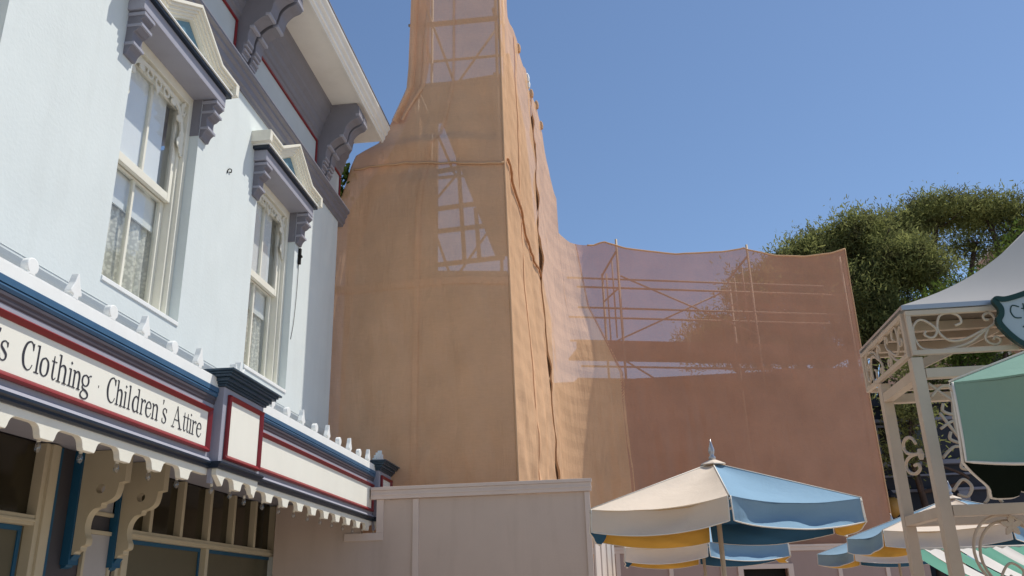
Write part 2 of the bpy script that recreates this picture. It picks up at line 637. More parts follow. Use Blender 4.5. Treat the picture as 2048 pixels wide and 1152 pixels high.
# eave
MB().box(W - 0.3, -3.44, Y0, 12.12, 8.806, 8.86).build('soffit', M_SOFFIT, shop)
prof = [(-3.44, 8.79), (-3.41, 8.79), (-3.40, 8.83), (-3.38, 8.84), (-3.375, 8.90), (-3.34, 8.93), (-3.335, 8.98), (-3.30, 9.02), (-3.30, 9.06), (-3.44, 9.06)]
MB().prism(prof, 'y', Y0, 12.14).build('gutter_board', M_SOFFIT, shop)
MB().prism([(-3.36, 9.061), (-3.29, 9.061), (-3.29, 9.08), (-3.6, 9.16), (-11.8, 9.16), (-11.8, 9.061)], 'y', Y0, 12.1).build('roof', M_LAVD, shop)

# eave brackets
bp_ = smooth_pts([(W + .06, 7.70), (W + 0.115, 7.76), (W + 0.12, 7.86), (W + 0.16, 7.90), (W + 0.17, 8.02), (W + 0.225, 8.14), (W + 0.315, 8.215), (W + 0.385, 8.24), (W + 0.425, 8.30), (W + 0.455, 8.42), (W + 0.53, 8.50), (W + 0.62, 8.545), (W + 0.645, 8.62), (W + 0.635, 8.74)], 5)
poly = [(W - .02, 7.70)] + [tuple(p) for p in bp_] + [(W + 0.60, 8.8), (W - .02, 8.8)]
inner = [(W - .02, 7.76)] + [(p[0] - 0.045, p[1] + 0.03) for p in bp_] + [(W + 0.55, 8.79), (W - .02, 8.79)]
for c in BR:
    b = MB().prism(poly, 'y', c - 0.21, c - 0.025).prism(poly, 'y', c + 0.025, c + 0.21).build('eave_bracket', M_LAVD, shop, bevel=0.008)
    MB().prism(inner, 'y', c - 0.0245, c + 0.0245).build('bracket_groove', M_NAVY, b)
    for zz in (7.74, 7.80, 7.86, 7.92):
        k = 0.02 if zz < 7.8 else 0.0
        for y0, y1 in ((c - 0.2, c - 0.035), (c + 0.035, c + 0.2)):
            xx = W + 0.128 + (zz - 7.74) * 0.22 - k
            MB().box(xx - 0.06, xx, y0, y1, zz - 0.015, zz + 0.012).build('flute', M_LAV, b, bevel=0.006)
    for (px, pz) in ((0.405, 8.26), (0.64, 8.60), (0.22, 8.10)):
        for y0, y1 in ((c - 0.217, c - 0.022), (c + 0.022, c + 0.217)):
            MB().box(W + px - 0.05, W + px + 0.012, y0, y1, pz - 0.02, pz + 0.02).build('roll', M_LAV, b, bevel=0.008)

# ------------------------------------------------------------ windows and hoods


def sash(mb, x0, x1, ya, yb, za, zb, st, top, bot, mun=None):
    mb.box(x0, x1, ya, ya + st, za, zb).box(x0, x1, yb - st, yb, za, zb)
    mb.box(x0 + .0015, x1 - .0015, ya + st, yb - st, za, za + bot).box(x0 + .0015, x1 - .0015, ya + st, yb - st, zb - top, zb)
    if mun:
        mb.box(x0 + 0.006, x1 - 0.006, mun - 0.018, mun + 0.018, za + bot, zb - top)


for wi, c in enumerate(WC):
    a, b = c - WH, c + WH
    fr = MB()
    # outer casing steps
    fr.box(W - .20, W - .10, a + .001, a + .075, ZB + .03, ZT - .001).box(W - .20, W - .10, b - .075, b - .001, ZB + .03, ZT - .001)
    fr.box(W - .20, W - .10, a + .075, b - .075, ZT - .12, ZT - .001)
    fr.box(W - .30, W - .145, a + .0755, a + .115, ZB + .03, ZT - .121).box(W - .30, W - .145, b - .115, b - .0755, ZB + .03, ZT - .121)
    fr.box(W - .30, W - .145, a + .1155, b - .1155, ZT - .17, ZT - .1205)
    win = fr.build('window', M_CREAM, shop, bevel=0.005)
    sl_ = MB().prism([(W - .34, ZB + .05), (W - .34, ZB + .002), (W + .012, ZB - .028), (W + .012, ZB + .012), (W - .02, ZB + .03)], 'y', a + .002, b - .002)
    sl_.build('sill', M_WHITE, win, bevel=0.004)
    ia, ib = a + .116, b - .116
    ms = 5.50
    up = MB()
    sash(up, W - .215, W - .165, ia, ib, ms - .01, ZT - .171, .06, .07, .085, c)
    up.build('upper_sash', M_CREAM, win, bevel=0.004)
    lo = MB()
    sash(lo, W - .275, W - .225, ia, ib, ZB + .05, ms + .05, .06, .07, .10, c)
    lo.build('lower_sash', M_CREAM, win, bevel=0.004)
    for (ya, yb) in ((ia + .06, c - .018), (c + .018, ib - .06)):
        MB().box(W - .194, W - .188, ya, yb, ms + .075, ZT - .241).build('pane', M_GLASS, win)
        MB().box(W - .254, W - .248, ya, yb, ZB + .15, ms - .02).build('pane', M_GLASS, win)
    # pale roller blind behind the upper sash, lace curtain on a rod behind the lower
    MB().box(W - .2145, W - .2105, ia + .062, c + .33, ms + .076, ZT - .242).build('roller_blind', M_SASHBLIND, win)
    MB().box(W - .300, W - .296, ia, ib, 5.211, 5.56).build('roller_blind', M_SASHBLIND, win)
    MB().box(W - .30, W - .282, ia, ib, 5.15, 5.21).build('curtain_rail', M_WHITE, win)

    def cur(u, v, ia=ia, ib=ib, c=c):
        y = ia + (ib - ia) * u
        k = 0.035 * math.sin(u * 44 + 3 * noise.noise(Vector((u * 4, v * 0.8, c)))) * (0.35 + 0.65 * v)
        return (W - .325 + k, y + 0.012 * math.sin(v * 5 + u * 9), 5.185 - 0.93 * v)
    MB().grid(cur, 90, 14).build('lace_curtain', M_LACE, win, smooth=True)
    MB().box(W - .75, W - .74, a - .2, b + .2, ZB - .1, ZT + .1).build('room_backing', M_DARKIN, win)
    # pierced fretwork hung in the head of the opening
    fw = MB()
    x0, x1 = W - .135, W - .118
    zt = ZT - .121
    hw = WH - .078
    arch = [(c - hw + .02, zt - .62, .03), (c - hw + .04, zt - .40, .05), (c - hw + .10, zt - .20, .05), (c - hw + .24, zt - .08, .045), (c, zt - .045, .04), (c + hw - .24, zt - .08, .045), (c + hw - .10, zt - .20, .05), (c + hw - .04, zt - .40, .05), (c + hw - .02, zt - .62, .03)]
    fw.ribbon(smooth_pts(arch, 6), 'x', x0, x1)
    for s_ in (-1, 1):
        e = c + s_ * hw
        fw.ribbon(smooth_pts([(e - s_ * .03, zt - .01, .04), (e - s_ * .10, zt - .08, .04), (e - s_ * .06, zt - .16, .03), (e - s_ * .02, zt - .10, .02)], 5), 'x', x0 + .001, x1 - .001)
        # leaf lobes on the haunches
        for (dy, dz, ry, rz) in ((.035, -.40, .055, .075), (.075, -.48, .05, .06), (.03, -.53, .04, .07), (.13, -.235, .045, .04), (.27, -.125, .05, .035)):
            fw.prism([(e - s_ * dy + ry * math.cos(q), zt + dz + rz * math.sin(q)) for q in [2 * math.pi * k / 12 for k in range(12)]], 'x', x0 + .002 + abs(dz) * .002, x1 - .002 - abs(dz) * .002)
    for dy in (-.16, 0, .16):
        fw.ribbon([(c + dy + .05 * math.cos(q), zt - .105 + .045 * math.sin(q), .022) for q in [2 * math.pi * k / 16 for k in range(16)]], 'x', x0 + .003, x1 - .003, closed=True)
    fw.prism([(c - .04, zt - .15), (c, zt - .24), (c + .04, zt - .15)], 'x', x0 + .004, x1 - .004)
    fw.build('fretwork', M_CREAM, win)

    # ---- hood
    hd = MB().box(W - .22, W + .16, c - .85, c + .85, 6.755, 6.895).build('window_hood', M_LAV, shop, bevel=0.006)
    MB().box(W - .02, W + .20, c - .90, c + .90, 6.896, 6.935).build('shelf', M_NAVY, hd, bevel=0.004)
    MB().box(W - .02, W + .215, c - .915, c + .915, 6.9355, 6.95).build('shelf_lip', M_WHITE, hd)
    # pediment moulding: level wings and a small gable, in stepped layers
    def ped(off, wdt):
        return [(c - .97 + off, 6.951), (c - .97 + off, 7.10 - off), (c - .55 + off * .4, 7.10 - off), (c, 7.44 - off * 1.25), (c + .55 - off * .4, 7.10 - off), (c + .97 - off, 7.10 - off), (c + .97 - off, 6.951)]
    pd = MB()
    for k, (off, xx) in enumerate(((0.0, .245), (0.028, .222), (0.056, .20), (0.084, .178), (0.11, .156))):
        o_ = ped(off, 0)
        i_ = ped(off + .03, 0)
        # band between two offsets along the top line
        for q in range(1, 5):
            pa, pb = o_[q], o_[q + 1]
            qa, qb = i_[q], i_[q + 1]
            pd.prism([pa, pb, qb, qa], 'x', W - .01, W + xx)
    # returns at the ends
    for s_ in (-1, 1):
        pd.box(W - .01, W + .243, min(c + s_ * .971, c + s_ * .90), max(c + s_ * .971, c + s_ * .90), 6.952, 7.098)
    pd.build('pediment', M_CREAM, hd, bevel=0.003)
    MB().prism([(c - .80, 6.951), (c - .80, 6.985), (c - .48, 6.985), (c, 7.28), (c + .48, 6.985), (c + .80, 6.985), (c + .80, 6.951)], 'x', W - .01, W + .10).build('tympanum', M_CREAM, hd)
    MB().prism([(c - .45, 6.958), (c, 7.245), (c + .45, 6.958)], 'x', W + .1005, W + .115).build('tympanum_panel', M_TRIBLUE, hd)
    # small scroll brackets
    for s_ in (-1, 1):
        y0, y1 = (c + s_ * .66, c + s_ * .82)
        y0, y1 = min(y0, y1), max(y0, y1)
        pts = smooth_pts([(W + .15, 6.752), (W + .155, 6.69), (W + .12, 6.655), (W + .14, 6.60), (W + .10, 6.55), (W + .07, 6.53), (W + .075, 6.43), (W + .085, 6.40), (W + .05, 6.36), (W + .03, 6.30)], 4)
        br = MB().prism([(W - .01, 6.752)] + [tuple(p) for p in pts] + [(W - .01, 6.30)], 'y', y0, y1).build('hood_bracket', M_LAVD, hd, bevel=0.006)
        for (dx, e2, z0_, z1_) in ((.165, .012, 6.70, 6.735), (.15, .008, 6.585, 6.615), (.095, .008, 6.395, 6.425)):
            b2 = MB().box(W - .01, W + dx, y0 - e2, y1 + e2, z0_, z1_).build('band', M_LAV, hd, bevel=0.004)
            b2.parent = hd
        # painted lining of the reveal behind the bracket
    MB().box(W - .10, W - .002, b - .0105, b - .0005, 6.32, 6.754).build('reveal_lining', M_LAVD, hd)

# conduit clip and cable on the pier
cb = MB().box(W, W + .035, 10.50, 10.545, 6.05, 6.28).box(W, W + .05, 10.495, 10.55, 6.15, 6.18).build('cable_clip', M_DARKIN, shop, bevel=0.004)
MB().tube(smooth_pts([(W + .012, 10.52, 6.06), (W + .012, 10.51, 5.6), (W + .012, 10.47, 5.2), (W + .006, 10.42, 4.95)], 6), 0.004, 5).build('cable', M_DARKIN, cb)
MB().tube(smooth_pts([(W + .004, 8.21, 6.24), (W + .01, 8.215, 6.285), (W + .02, 8.24, 6.31), (W + .02, 8.28, 6.315), (W + .012, 8.29, 6.29), (W + .01, 8.26, 6.28)], 5), 0.006, 5).build('wall_hook', M_DARKIN, shop)

# ------------------------------------------------------------ canopy
PED = [(6.79, 7.64), (11.75, 12.42)]
MB().box(SF - .05, F - .03, Y0, 12.3, 2.98, 3.30).build('canopy_deck', M_LAV, shop)
cy = []


def glyph_strokes():
    T, t = .0138, .0056
    X = 0.66
    return {
        'C': [[(.93, .74, t), (.80, .94, .008), (.55, 1.0, .008), (.22, .85, .015), (.06, .5, .019), (.22, .14, .015), (.58, .0, .008), (.85, .06, t), (1.0, .22, t)], [(.93, .98, t), (.93, .72, t)]],
        'l': [[(.5, 0, T), (.5, 1.0, T)], [(.0, .012, t), (1, .012, t)], [(.05, .965, t), (.5, .985, t)]],
        'o': [[(.5, X, .007), (.15, .55, .013), (.06, .33, .017), (.15, .1, .013), (.5, 0, .007), (.85, .1, .013), (.94, .33, .017), (.85, .55, .013), (.5, X, .007)]],
        't': [[(.42, .86, .006), (.42, .5, T), (.42, .14, T), (.6, .015, .009), (.85, .03, t), (1.0, .1, t)], [(.05, X, t), (.95, X, t)]],
        'h': [[(.2, 0, T), (.2, 1.0, T)], [(.0, .985, t), (.2, .99, t)], [(.0, .012, t), (.42, .012, t)], [(.2, .52, t), (.45, .65, .008), (.68, .63, .012), (.8, .5, T), (.8, .25, T), (.8, 0, T)], [(.6, .012, t), (1, .012, t)]],
        'i': [[(.5, 0, T), (.5, X, T)], [(.0, .012, t), (1, .012, t)], [(.05, X - .015, t), (.5, X - .01, t)], [(.42, .86, .016), (.58, .9, .016)]],
        'n': [[(.2, 0, T), (.2, X, T)], [(.0, X - .015, t), (.2, X - .01, t)], [(.0, .012, t), (.42, .012, t)], [(.2, .5, t), (.45, .65, .008), (.68, .63, .012), (.8, .5, T), (.8, .25, T), (.8, 0, T)], [(.6, .012, t), (1, .012, t)]],
        'g': [[(.45, X, .007), (.18, .58, .012), (.1, .44, .015), (.18, .3, .012), (.45, .23, .007), (.7, .3, .012), (.78, .44, .015), (.7, .58, .012), (.45, X, .007)], [(.68, .58, t), (.85, .68, t), (1.0, .68, .011)], [(.28, .27, t), (.16, .18, .009), (.3, .1, .012), (.6, .05, .013), (.82, -.05, .013), (.78, -.18, .011), (.45, -.26, .008), (.12, -.2, .011), (.08, -.08, .011), (.3, .06, .007)]],
        'd': [[(.8, 1.0, T), (.8, 0, T)], [(.6, .985, t), (.8, .99, t)], [(.8, .012, t), (1, .012, t)], [(.8, .55, t), (.5, X, .007), (.2, .55, .013), (.08, .32, .017), (.2, .08, .013), (.48, 0, .007), (.8, .13, t)]],
        'r': [[(.25, 0, T), (.25, X, T)], [(.0, X - .015, t), (.25, X - .01, t)], [(.0, .012, t), (.55, .012, t)], [(.25, .45, t), (.55, .62, .007), (.8, .64, .010), (.95, .56, .014)]],
        'e': [[(.1, .36, t), (.9, .4, t)], [(.9, .4, .010), (.82, .57, .010), (.5, X, .008), (.18, .55, .013), (.07, .33, .017), (.18, .1, .013), (.52, 0, .008), (.8, .06, t), (.98, .2, t)]],
        's': [[(.85, .5, t), (.75, .62, t), (.5, X, .007), (.22, .58, .011), (.2, .45, .014), (.5, .34, .016), (.8, .22, .015), (.78, .07, .011), (.5, 0, .007), (.2, .05, t), (.1, .2, t)], [(.85, .65, t), (.86, .48, t)], [(.1, .02, t), (.1, .2, t)]],
        'A': [[(.12, .01, t), (.47, 1.0, .006)], [(.45, 1.0, .012), (.6, .5, T), (.84, .01, T)], [(.24, .36, t), (.68, .36, t)], [(0, .012, t), (.28, .012, t)], [(.66, .012, t), (1, .012, t)]],
        "'": [[(.5, 1.02, .016), (.55, .93, .011), (.35, .80, .004)]],
        '.': [[(.42, .42, .016), (.58, .42, .016)]],
    }


GL = glyph_strokes()
TEXT = [("'", 4.135, 4.165), ('s', 4.17, 4.244), ('C', 4.362, 4.455), ('l', 4.477, 4.519), ('o', 4.526, 4.604), ('t', 4.623, 4.678), ('h', 4.688, 4.784), ('i', 4.796, 4.838), ('n', 4.842, 4.928), ('g', 4.934, 5.034), ('.', 5.11, 5.14),
        ('C', 5.224, 5.321), ('h', 5.332, 5.418), ('i', 5.428, 5.466), ('l', 5.48, 5.518), ('d', 5.54, 5.632), ('r', 5.648, 5.712), ('e', 5.72, 5.798), ('n', 5.805, 5.898), ("'", 5.945, 5.975), ('s', 5.953, 6.027), ('A', 6.104, 6.267), ('t', 6.275, 6.33), ('t', 6.332, 6.382), ('i', 6.385, 6.421), ('r', 6.428, 6.497), ('e', 6.508, 6.59)]


def valance(y0, y1, xf, teeth):
    pts = [(y0, 2.7165), (y1, 2.7165)]
    low = [(y0, 2.665)]
    for t in teeth:
        for dy, z in ((-.135, 2.665), (-.112, 2.660), (-.092, 2.647), (-.080, 2.628), (-.072, 2.604), (-.060, 2.585), (.060, 2.585), (.072, 2.604), (.080, 2.628), (.092, 2.647), (.112, 2.660), (.135, 2.665)):
            if y0 < t + dy < y1:
                low.append((t + dy, z))
    low.append((y1, 2.665))
    return MB().prism(list(reversed(pts)) + low, 'x', xf - .048, xf - .004)


def fascia_profile(xo, y0, y1, parent, navy_low=True):
    # cornice in two steps, bed mould with shade painted in, lower ledge and dark bead
    c1 = MB().prism([(xo - .02, 3.385), (xo + .034, 3.385), (xo + .034, 3.345), (xo - .02, 3.342)], 'y', y0, y1).prism([(xo - .02, 3.3415), (xo + .028, 3.3405), (xo + .032, 3.328), (xo + .022, 3.308), (xo - .02, 3.304)], 'y', y0, y1).build('cornice', M_BLUE, parent)
    MB().prism([(xo - .02, 3.3035), (xo + .02, 3.3035), (xo + .018, 3.285), (xo + .010, 3.275), (xo + .008, 3.255), (xo + .003, 3.245), (xo - .02, 3.245)], 'y', y0, y1).build('bed_mould', M_BED, c1)
    MB().prism([(xo - .02, 2.80), (xo + .012, 2.80), (xo + .03, 2.772), (xo - .02, 2.772)], 'y', y0, y1).build('ledge', M_LAV, parent)
    lm = MB().prism([(xo - .02, 2.7715), (xo + .036, 2.7715), (xo + .038, 2.755), (xo + .022, 2.745), (xo + .022, 2.728), (xo + .01, 2.7175), (xo - .02, 2.7175)], 'y', y0, y1).build('lower_bead', M_NAVY, parent)


def sign_frame(xo, y0, y1, z0, z1, parent, panel=M_SIGN, open_l=False, open_r=False):
    sp = MB().box(xo - .012, xo + .008, y0 + .03, y1 - .03, z0 + .03, z1 - .03).build('sign_panel', panel, parent)
    w_ = .042
    rr = MB()
    prof_t = [(xo + .001, z1), (xo + .024, z1), (xo + .040, z1 - .012), (xo + .030, z1 - .026), (xo + .016, z1 - w_), (xo + .001, z1 - w_)]
    rr.prism(prof_t, 'y', y0, y1)
    prof_b = [(xo + .001, z0 + w_), (xo + .016, z0 + w_), (xo + .030, z0 + .026), (xo + .040, z0 + .012), (xo + .024, z0), (xo + .001, z0)]
    rr.prism(prof_b, 'y', y0, y1)
    for s_, yy in ((1, y0), (-1, y1)):
        if (s_ == 1 and open_l) or (s_ == -1 and open_r):
            continue
        pf = [(xo + .001, yy + s_ * .0006), (xo + .024, yy + s_ * .0006), (xo + .039, yy + s_ * .012), (xo + .029, yy + s_ * .026), (xo + .015, yy + s_ * w_), (xo + .001, yy + s_ * w_)]
        rr.prism(pf, 'z', z0 + .003, z1 - .003)
    rr.build('red_frame', M_RED, sp, bevel=0.003)
    return sp


# finials
def finial_round(mb, y, zb):
    disc = [(y + .052 * math.cos(q), zb + .052 + .050 * math.sin(q)) for q in [math.pi * (-.32 + 1.64 * k / 18) for k in range(19)]]
    mb.prism(disc + [(y - .038, zb - .004), (y + .038, zb - .004)], 'x', F - .022, F + .027)


def finial_spade(mb, y, zb):
    hf_ = [(.030, -.004), (.026, .012), (.028, .022), (.056, .030), (.058, .045), (.046, .068), (.036, .085), (.026, .105), (.017, .135), (.005, .168)]
    mb.prism([(y + a_, zb + b_) for a_, b_ in hf_] + [(y - a_, zb + b_) for a_, b_ in reversed(hf_)], 'x', F - .022, F + .027)


sections = [(Y0, PED[0][0] - .002), (PED[0][1] + .002, PED[1][0] - .002)]
for si, (y0, y1) in enumerate(sections):
    fb = MB().box(F - .08, F, y0, y1, 2.7172, 3.3845).build('fascia_board', M_LAV, shop)
    fascia_profile(F, y0, y1, fb)
    if si == 0:
        sp = sign_frame(F, Y0 + .3, 6.725, 2.838, 3.205, fb)
        for ch, ya, yb in TEXT:
            lm = MB()
            for k, st in enumerate(GL[ch]):
                pts = [(ya + (yb - ya) * p[0], 2.936 + .165 * p[1], p[2]) for p in st]
                pts = smooth_pts(pts, 6) if len(pts) > 2 else [np.array(q) for q in pts]
                lm.ribbon(pts, 'x', F + .0085, F + .0105 + .0004 * k)
            lm.build('letter', M_LETTER, sp)
        teeth = [4.711 + .427 * k for k in range(-16, 6) if Y0 < 4.711 + .427 * k < 6.72]
        fin = [(4.30 + .4265 * k, k % 2) for k in range(-4, 6)]
    else:
        sp = sign_frame(F, 7.66, 11.70, 2.838, 3.205, fb, open_l=True)
        teeth = [7.70 + .427 * k for k in range(0, 10)]
        fin = [(8.42 + .4305 * k, k % 2) for k in range(-1, 8)]
    va = valance(y0, y1, F, teeth).build('valance', M_CREAM, shop, bevel=0.003)
    cr = MB().box(F - .015, F + .028, y0, y1, 3.3852, 3.468).build('cresting', M_WHITE, shop, bevel=0.004)
    MB().box(F - .016, F + .026, y0, y1, 3.4682, 3.4735).build('cresting_rail', M_WHITE, cr)
    for y, kind in fin:
        fm = MB()
        (finial_spade if kind else finial_round)(fm, y, 3.472)
        fm.build('finial', M_WHITE, cr, bevel=0.009)
    for t in teeth:
        if t > 3.2:
            bl = MB().lathe([(.012, 0), (.012, -.022), (.010, -.026)], (F - .09, t + .05, 2.612), 8).build('lamp_socket', M_CREAM, va)
            MB().lathe([(.009, 0), (.013, -.012), (.019, -.03), (.019, -.042), (.013, -.055), (.004, -.061)], (F - .09, t + .05, 2.585), 10).build('clear_bulb', M_BULB, va, smooth=True)

for (y0, y1) in PED:
    xo = F + .08
    pb = MB().box(F - .085, xo, y0, y1, 2.7168, 3.40).build('pedestal', M_LAV, shop, bevel=0.004)
    MB().prism([(F - .08, 2.7715), (xo + .036, 2.7715), (xo + .038, 2.755), (xo + .022, 2.745), (xo + .022, 2.728), (xo + .01, 2.7170), (F - .08, 2.7170)], 'y', y0 - .03, y1 + .03).build('lower_bead', M_NAVY, pb)
    sign_frame(xo, y0 + .075, y1 - .05, 2.80, 3.345, pb)
    cp = MB()
    for k, (zz0, zz1, e) in enumerate(((3.401, 3.42, .02), (3.4205, 3.437, .035), (3.4375, 3.47, .055), (3.4705, 3.492, .085), (3.4925, 3.512, .10), (3.5125, 3.53, .125))):
        cp.box(F - .17, xo + e, y0 - e, y1 + e, zz0, zz1)
    cap = cp.build('pedestal_cap', M_CAPBLUE, pb, bevel=0.004)
    # shell shaped leaf crest on the cap
    sh = MB()
    ym = (y0 + y1) / 2
    for k in range(-3, 4):
        L_ = .20 - .035 * abs(k)
        a = k * .30
        pts = [(ym + .05 * k, 3.531, .05), (ym + .05 * k + math.sin(a) * L_ * .5, 3.531 + math.cos(a) * L_ * .55, .06), (ym + .05 * k + math.sin(a) * L_, 3.531 + math.cos(a) * L_, .012)]
        sh.ribbon(smooth_pts(pts, 5), 'x', F - .04 - .004 * abs(k), F + .02 - .006 * abs(k))
    sh.build('leaf_crest', M_WHITE, pb, bevel=0.004)
    va = valance(y0 - .0, y1 + .0, xo, [y0 + .06, (y0 + y1) / 2 + .0, y1 - .06]).build('valance', M_CREAM, shop, bevel=0.003)
    MB().box(F - .003, xo - .0495, y0 + .001, y0 + .05, 2.60, 2.7166).build('valance_return', M_LAV, va)
    for t in (y0 + .06, (y0 + y1) / 2):
        MB().lathe([(.012, 0), (.012, -.022), (.010, -.026)], (xo - .09, t + .05, 2.612), 8).build('lamp_socket', M_CREAM, va)
        MB().lathe([(.009, 0), (.013, -.012), (.019, -.03), (.019, -.042), (.013, -.055), (.004, -.061)], (xo - .09, t + .05, 2.585), 10).build('clear_bulb', M_BULB, va, smooth=True)

# ------------------------------------------------------------ shopfront under the canopy
MB().box(SF - .5, SF - .10, Y0, 12.05, 0, 3.3).build('shopfront_wall', M_PILGREY, shop)


def shop_window(y0, y1, muls, low_muls, jambs=(1, 1)):
    f_ = MB()
    for yy, on in ((y0, jambs[0]), (y1, jambs[1])):
        if on:
            f_.box(SF - .09, SF + .02, yy - .10, yy + .10, 0.4, 2.97)
            f_.box(SF - .09, SF + .045, yy - .045, yy + .045, 0.4, 2.968)
    f_.box(SF - .09, SF + .012, y0 + .1005, y1 - .1005, 2.303, 2.385)
    f_.box(SF - .09, SF + .025, y0 + .1005, y1 - .1005, 2.328, 2.352)
    for yy in muls:
        f_.box(SF - .09, SF + .008, yy - .03, yy + .03, 2.3855, 2.97)
    for yy in low_muls:
        f_.box(SF - .09, SF + .010, yy - .035, yy + .035, 0.5, 2.3025)
    fo = f_.build('shop_window', M_SHOPCREAM, shop, bevel=0.005)
    st = [y0 + .1] + list(muls) + [y1 - .1]
    for a, b in zip(st[:-1], st[1:]):
        MB().box(SF - .08, SF - .07, a, b, 2.36, 2.972).build('transom_pane', M_SHOPDARK, fo)
    st = [y0 + .1] + list(low_muls) + [y1 - .1]
    for a, b in zip(st[:-1], st[1:]):
        MB().box(SF - .08, SF - .072, a, b, 0.5, 2.32).build('papered_pane', M_SHOPKHAKI, fo)
        MB().box(SF - .0715, SF - .060, a + .036, b - .036, 2.262, 2.3022).build('tape_strip', M_TAPE, fo)
        MB().box(SF - .0716, SF - .0605, b - .075, b - .036, 0.5, 2.2615).build('tape_strip', M_TAPE, fo)


shop_window(3.2, 6.765, [], [])
shop_window(8.02, 12.0, [8.49, 9.14, 9.80, 10.455, 11.11, 11.77], [9.80], jambs=(1, 0))
# pilaster between the windows
pl = MB().box(SF - .10, SF - .02, 6.87, 7.93, 0, 2.975).build('pilaster', M_PILGREY, shop)
for (a, b, z0, z1) in ((7.42, 7.80, 0.5, 2.30), (7.30, 7.79, 2.50, 2.78)):
    pp = MB().box(SF - .0195, SF + .0, a, b, z0, z1).build('pilaster_panel', M_PILPANEL, pl, bevel=0.004)
    q = MB()
    q.box(SF - .0195, SF + .018, a - .035, a, z0 - .035, z1 + .035).box(SF - .0195, SF + .018, b, b + .035, z0 - .035, z1 + .035).box(SF - .0195, SF + .0175, a, b, z0 - .035, z0).box(SF - .0195, SF + .0175, a, b, z1, z1 + .035)
    q.build('panel_bead', M_SHOPCREAM, pp, bevel=0.004)
MB().box(SF - .02, SF - .004, 6.875, 6.93, 0, 2.97).build('blue_edge', M_TAPE, pl)
# canopy brackets, sawn from board, on blue backing strips
bo = smooth_pts([(.02, 2.10), (.035, 2.125), (.075, 2.135), (.08, 2.165), (.115, 2.18), (.12, 2.225), (.10, 2.27), (.09, 2.34), (.105, 2.42), (.15, 2.475), (.205, 2.49), (.215, 2.52), (.27, 2.535), (.325, 2.575), (.345, 2.64), (.35, 2.69)], 5)
for yy in (7.19, 7.86):
    poly = [(SF + .06, 2.975), (SF + .06, 2.10)] + [(SF + .06 + p[0], p[1]) for p in bo] + [(SF + .06 + .40, 2.70), (SF + .06 + .40, 2.975)]
    # board in two halves around the round eye so that the hole is real
    cx, cz, r = SF + .06 + .185, 2.645, .042
    hole = [(cx + r * math.cos(q), cz + r * math.sin(q)) for q in [2 * math.pi * k / 20 for k in range(20)]]
    import bmesh
    me = bpy.data.meshes.new('canopy_bracket')
    bm = bmesh.new()
    th = .045
    for yoff in (yy - th, yy + th):
        vo_ = [bm.verts.new((p[0], yoff, p[1])) for p in poly]
        vh_ = [bm.verts.new((p[0], yoff, p[1])) for p in hole]
        eds = [bm.edges.new((vo_[i], vo_[(i + 1) % len(vo_)])) for i in range(len(vo_))] + [bm.edges.new((vh_[i], vh_[(i + 1) % len(vh_)])) for i in range(len(vh_))]
        bmesh.ops.triangle_fill(bm, use_beauty=True, use_dissolve=False, edges=eds)
        if yoff < yy:
            A_, H_ = vo_, vh_
        else:
            for i in range(len(vo_)):
                j = (i + 1) % len(vo_)
                bm.faces.new((A_[i], A_[j], vo_[j], vo_[i]))
            for i in range(len(vh_)):
                j = (i + 1) % len(vh_)
                bm.faces.new((H_[j], H_[i], vh_[i], vh_[j]))
    bmesh.ops.recalc_face_normals(bm, faces=bm.faces)
    bmesh.ops.translate(bm, verts=bm.verts, vec=[-q for q in ORIG[shop.name]])
    bm.to_mesh(me)
    bm.free()
    me.materials.append(M_SHOPCREAM)
    cb = bpy.data.objects.new('canopy_bracket', me)
    S.collection.objects.link(cb)
    cb.parent = shop
    ORIG[cb.name] = ORIG[shop.name]
    MB().box(SF - .018, SF + .058, yy - .07, yy + .07, 2.02, 2.974).build('backing_strip', M_TAPE, cb)
    MB().prism([(SF - .018, 2.02), (SF + .09, 2.10), (SF + .02, 2.0), (SF - .018, 1.99)], 'y', yy - .05, yy + .05).build('pendant', M_TAPE, cb)

# ============================================================ HOARDING IN FRONT OF THE SCAFFOLD
HY = 11.6
hb = thing('construction_hoarding', (-2.0, HY, 0), 'grey beige plywood hoarding with battens and capping rail beside the shop canopy', 'hoarding')
for (a, b, z1) in ((-4.60, -3.415, 2.96), (-3.195, -2.70, 2.98), (-2.62, -0.405, 2.98)):
    MB().box(a, b, HY, HY + .02, 0, z1).build('panel', M_HOARD, hb)
MB().box(-3.415, -3.195, HY + .001, HY + .021, 0, 2.47).build('panel', M_HOARD, hb)
MB().box(-2.70, -2.62, HY - .025, HY + .02, 0, 2.978).build('batten', M_HTRIM, hb, bevel=0.004)
MB().box(-0.405, -0.335, HY - .025, HY + .05, 0, 2.978).build('corner_batten', M_HTRIM, hb, bevel=0.004)
cpx = MB().box(-3.27, -0.31, HY - .05, HY + .03, 2.985, 3.10).box(-3.272, -0.30, HY - .065, HY + .04, 3.1005, 3.145).box(-3.268, -.305, HY - .057, HY + .03, 3.03, 3.055)
cpx.build('capping_rail', M_HTRIM, hb, bevel=0.004)
MB().box(-3.195, -3.10, HY - .022, HY - .0005, 2.555, 2.984).build('notch_trim', M_HTRIM, hb, bevel=0.003)
MB().box(-3.63, -3.10, HY - .0225, HY - .001, 2.455, 2.5545).build('notch_trim', M_HTRIM, hb, bevel=0.003)
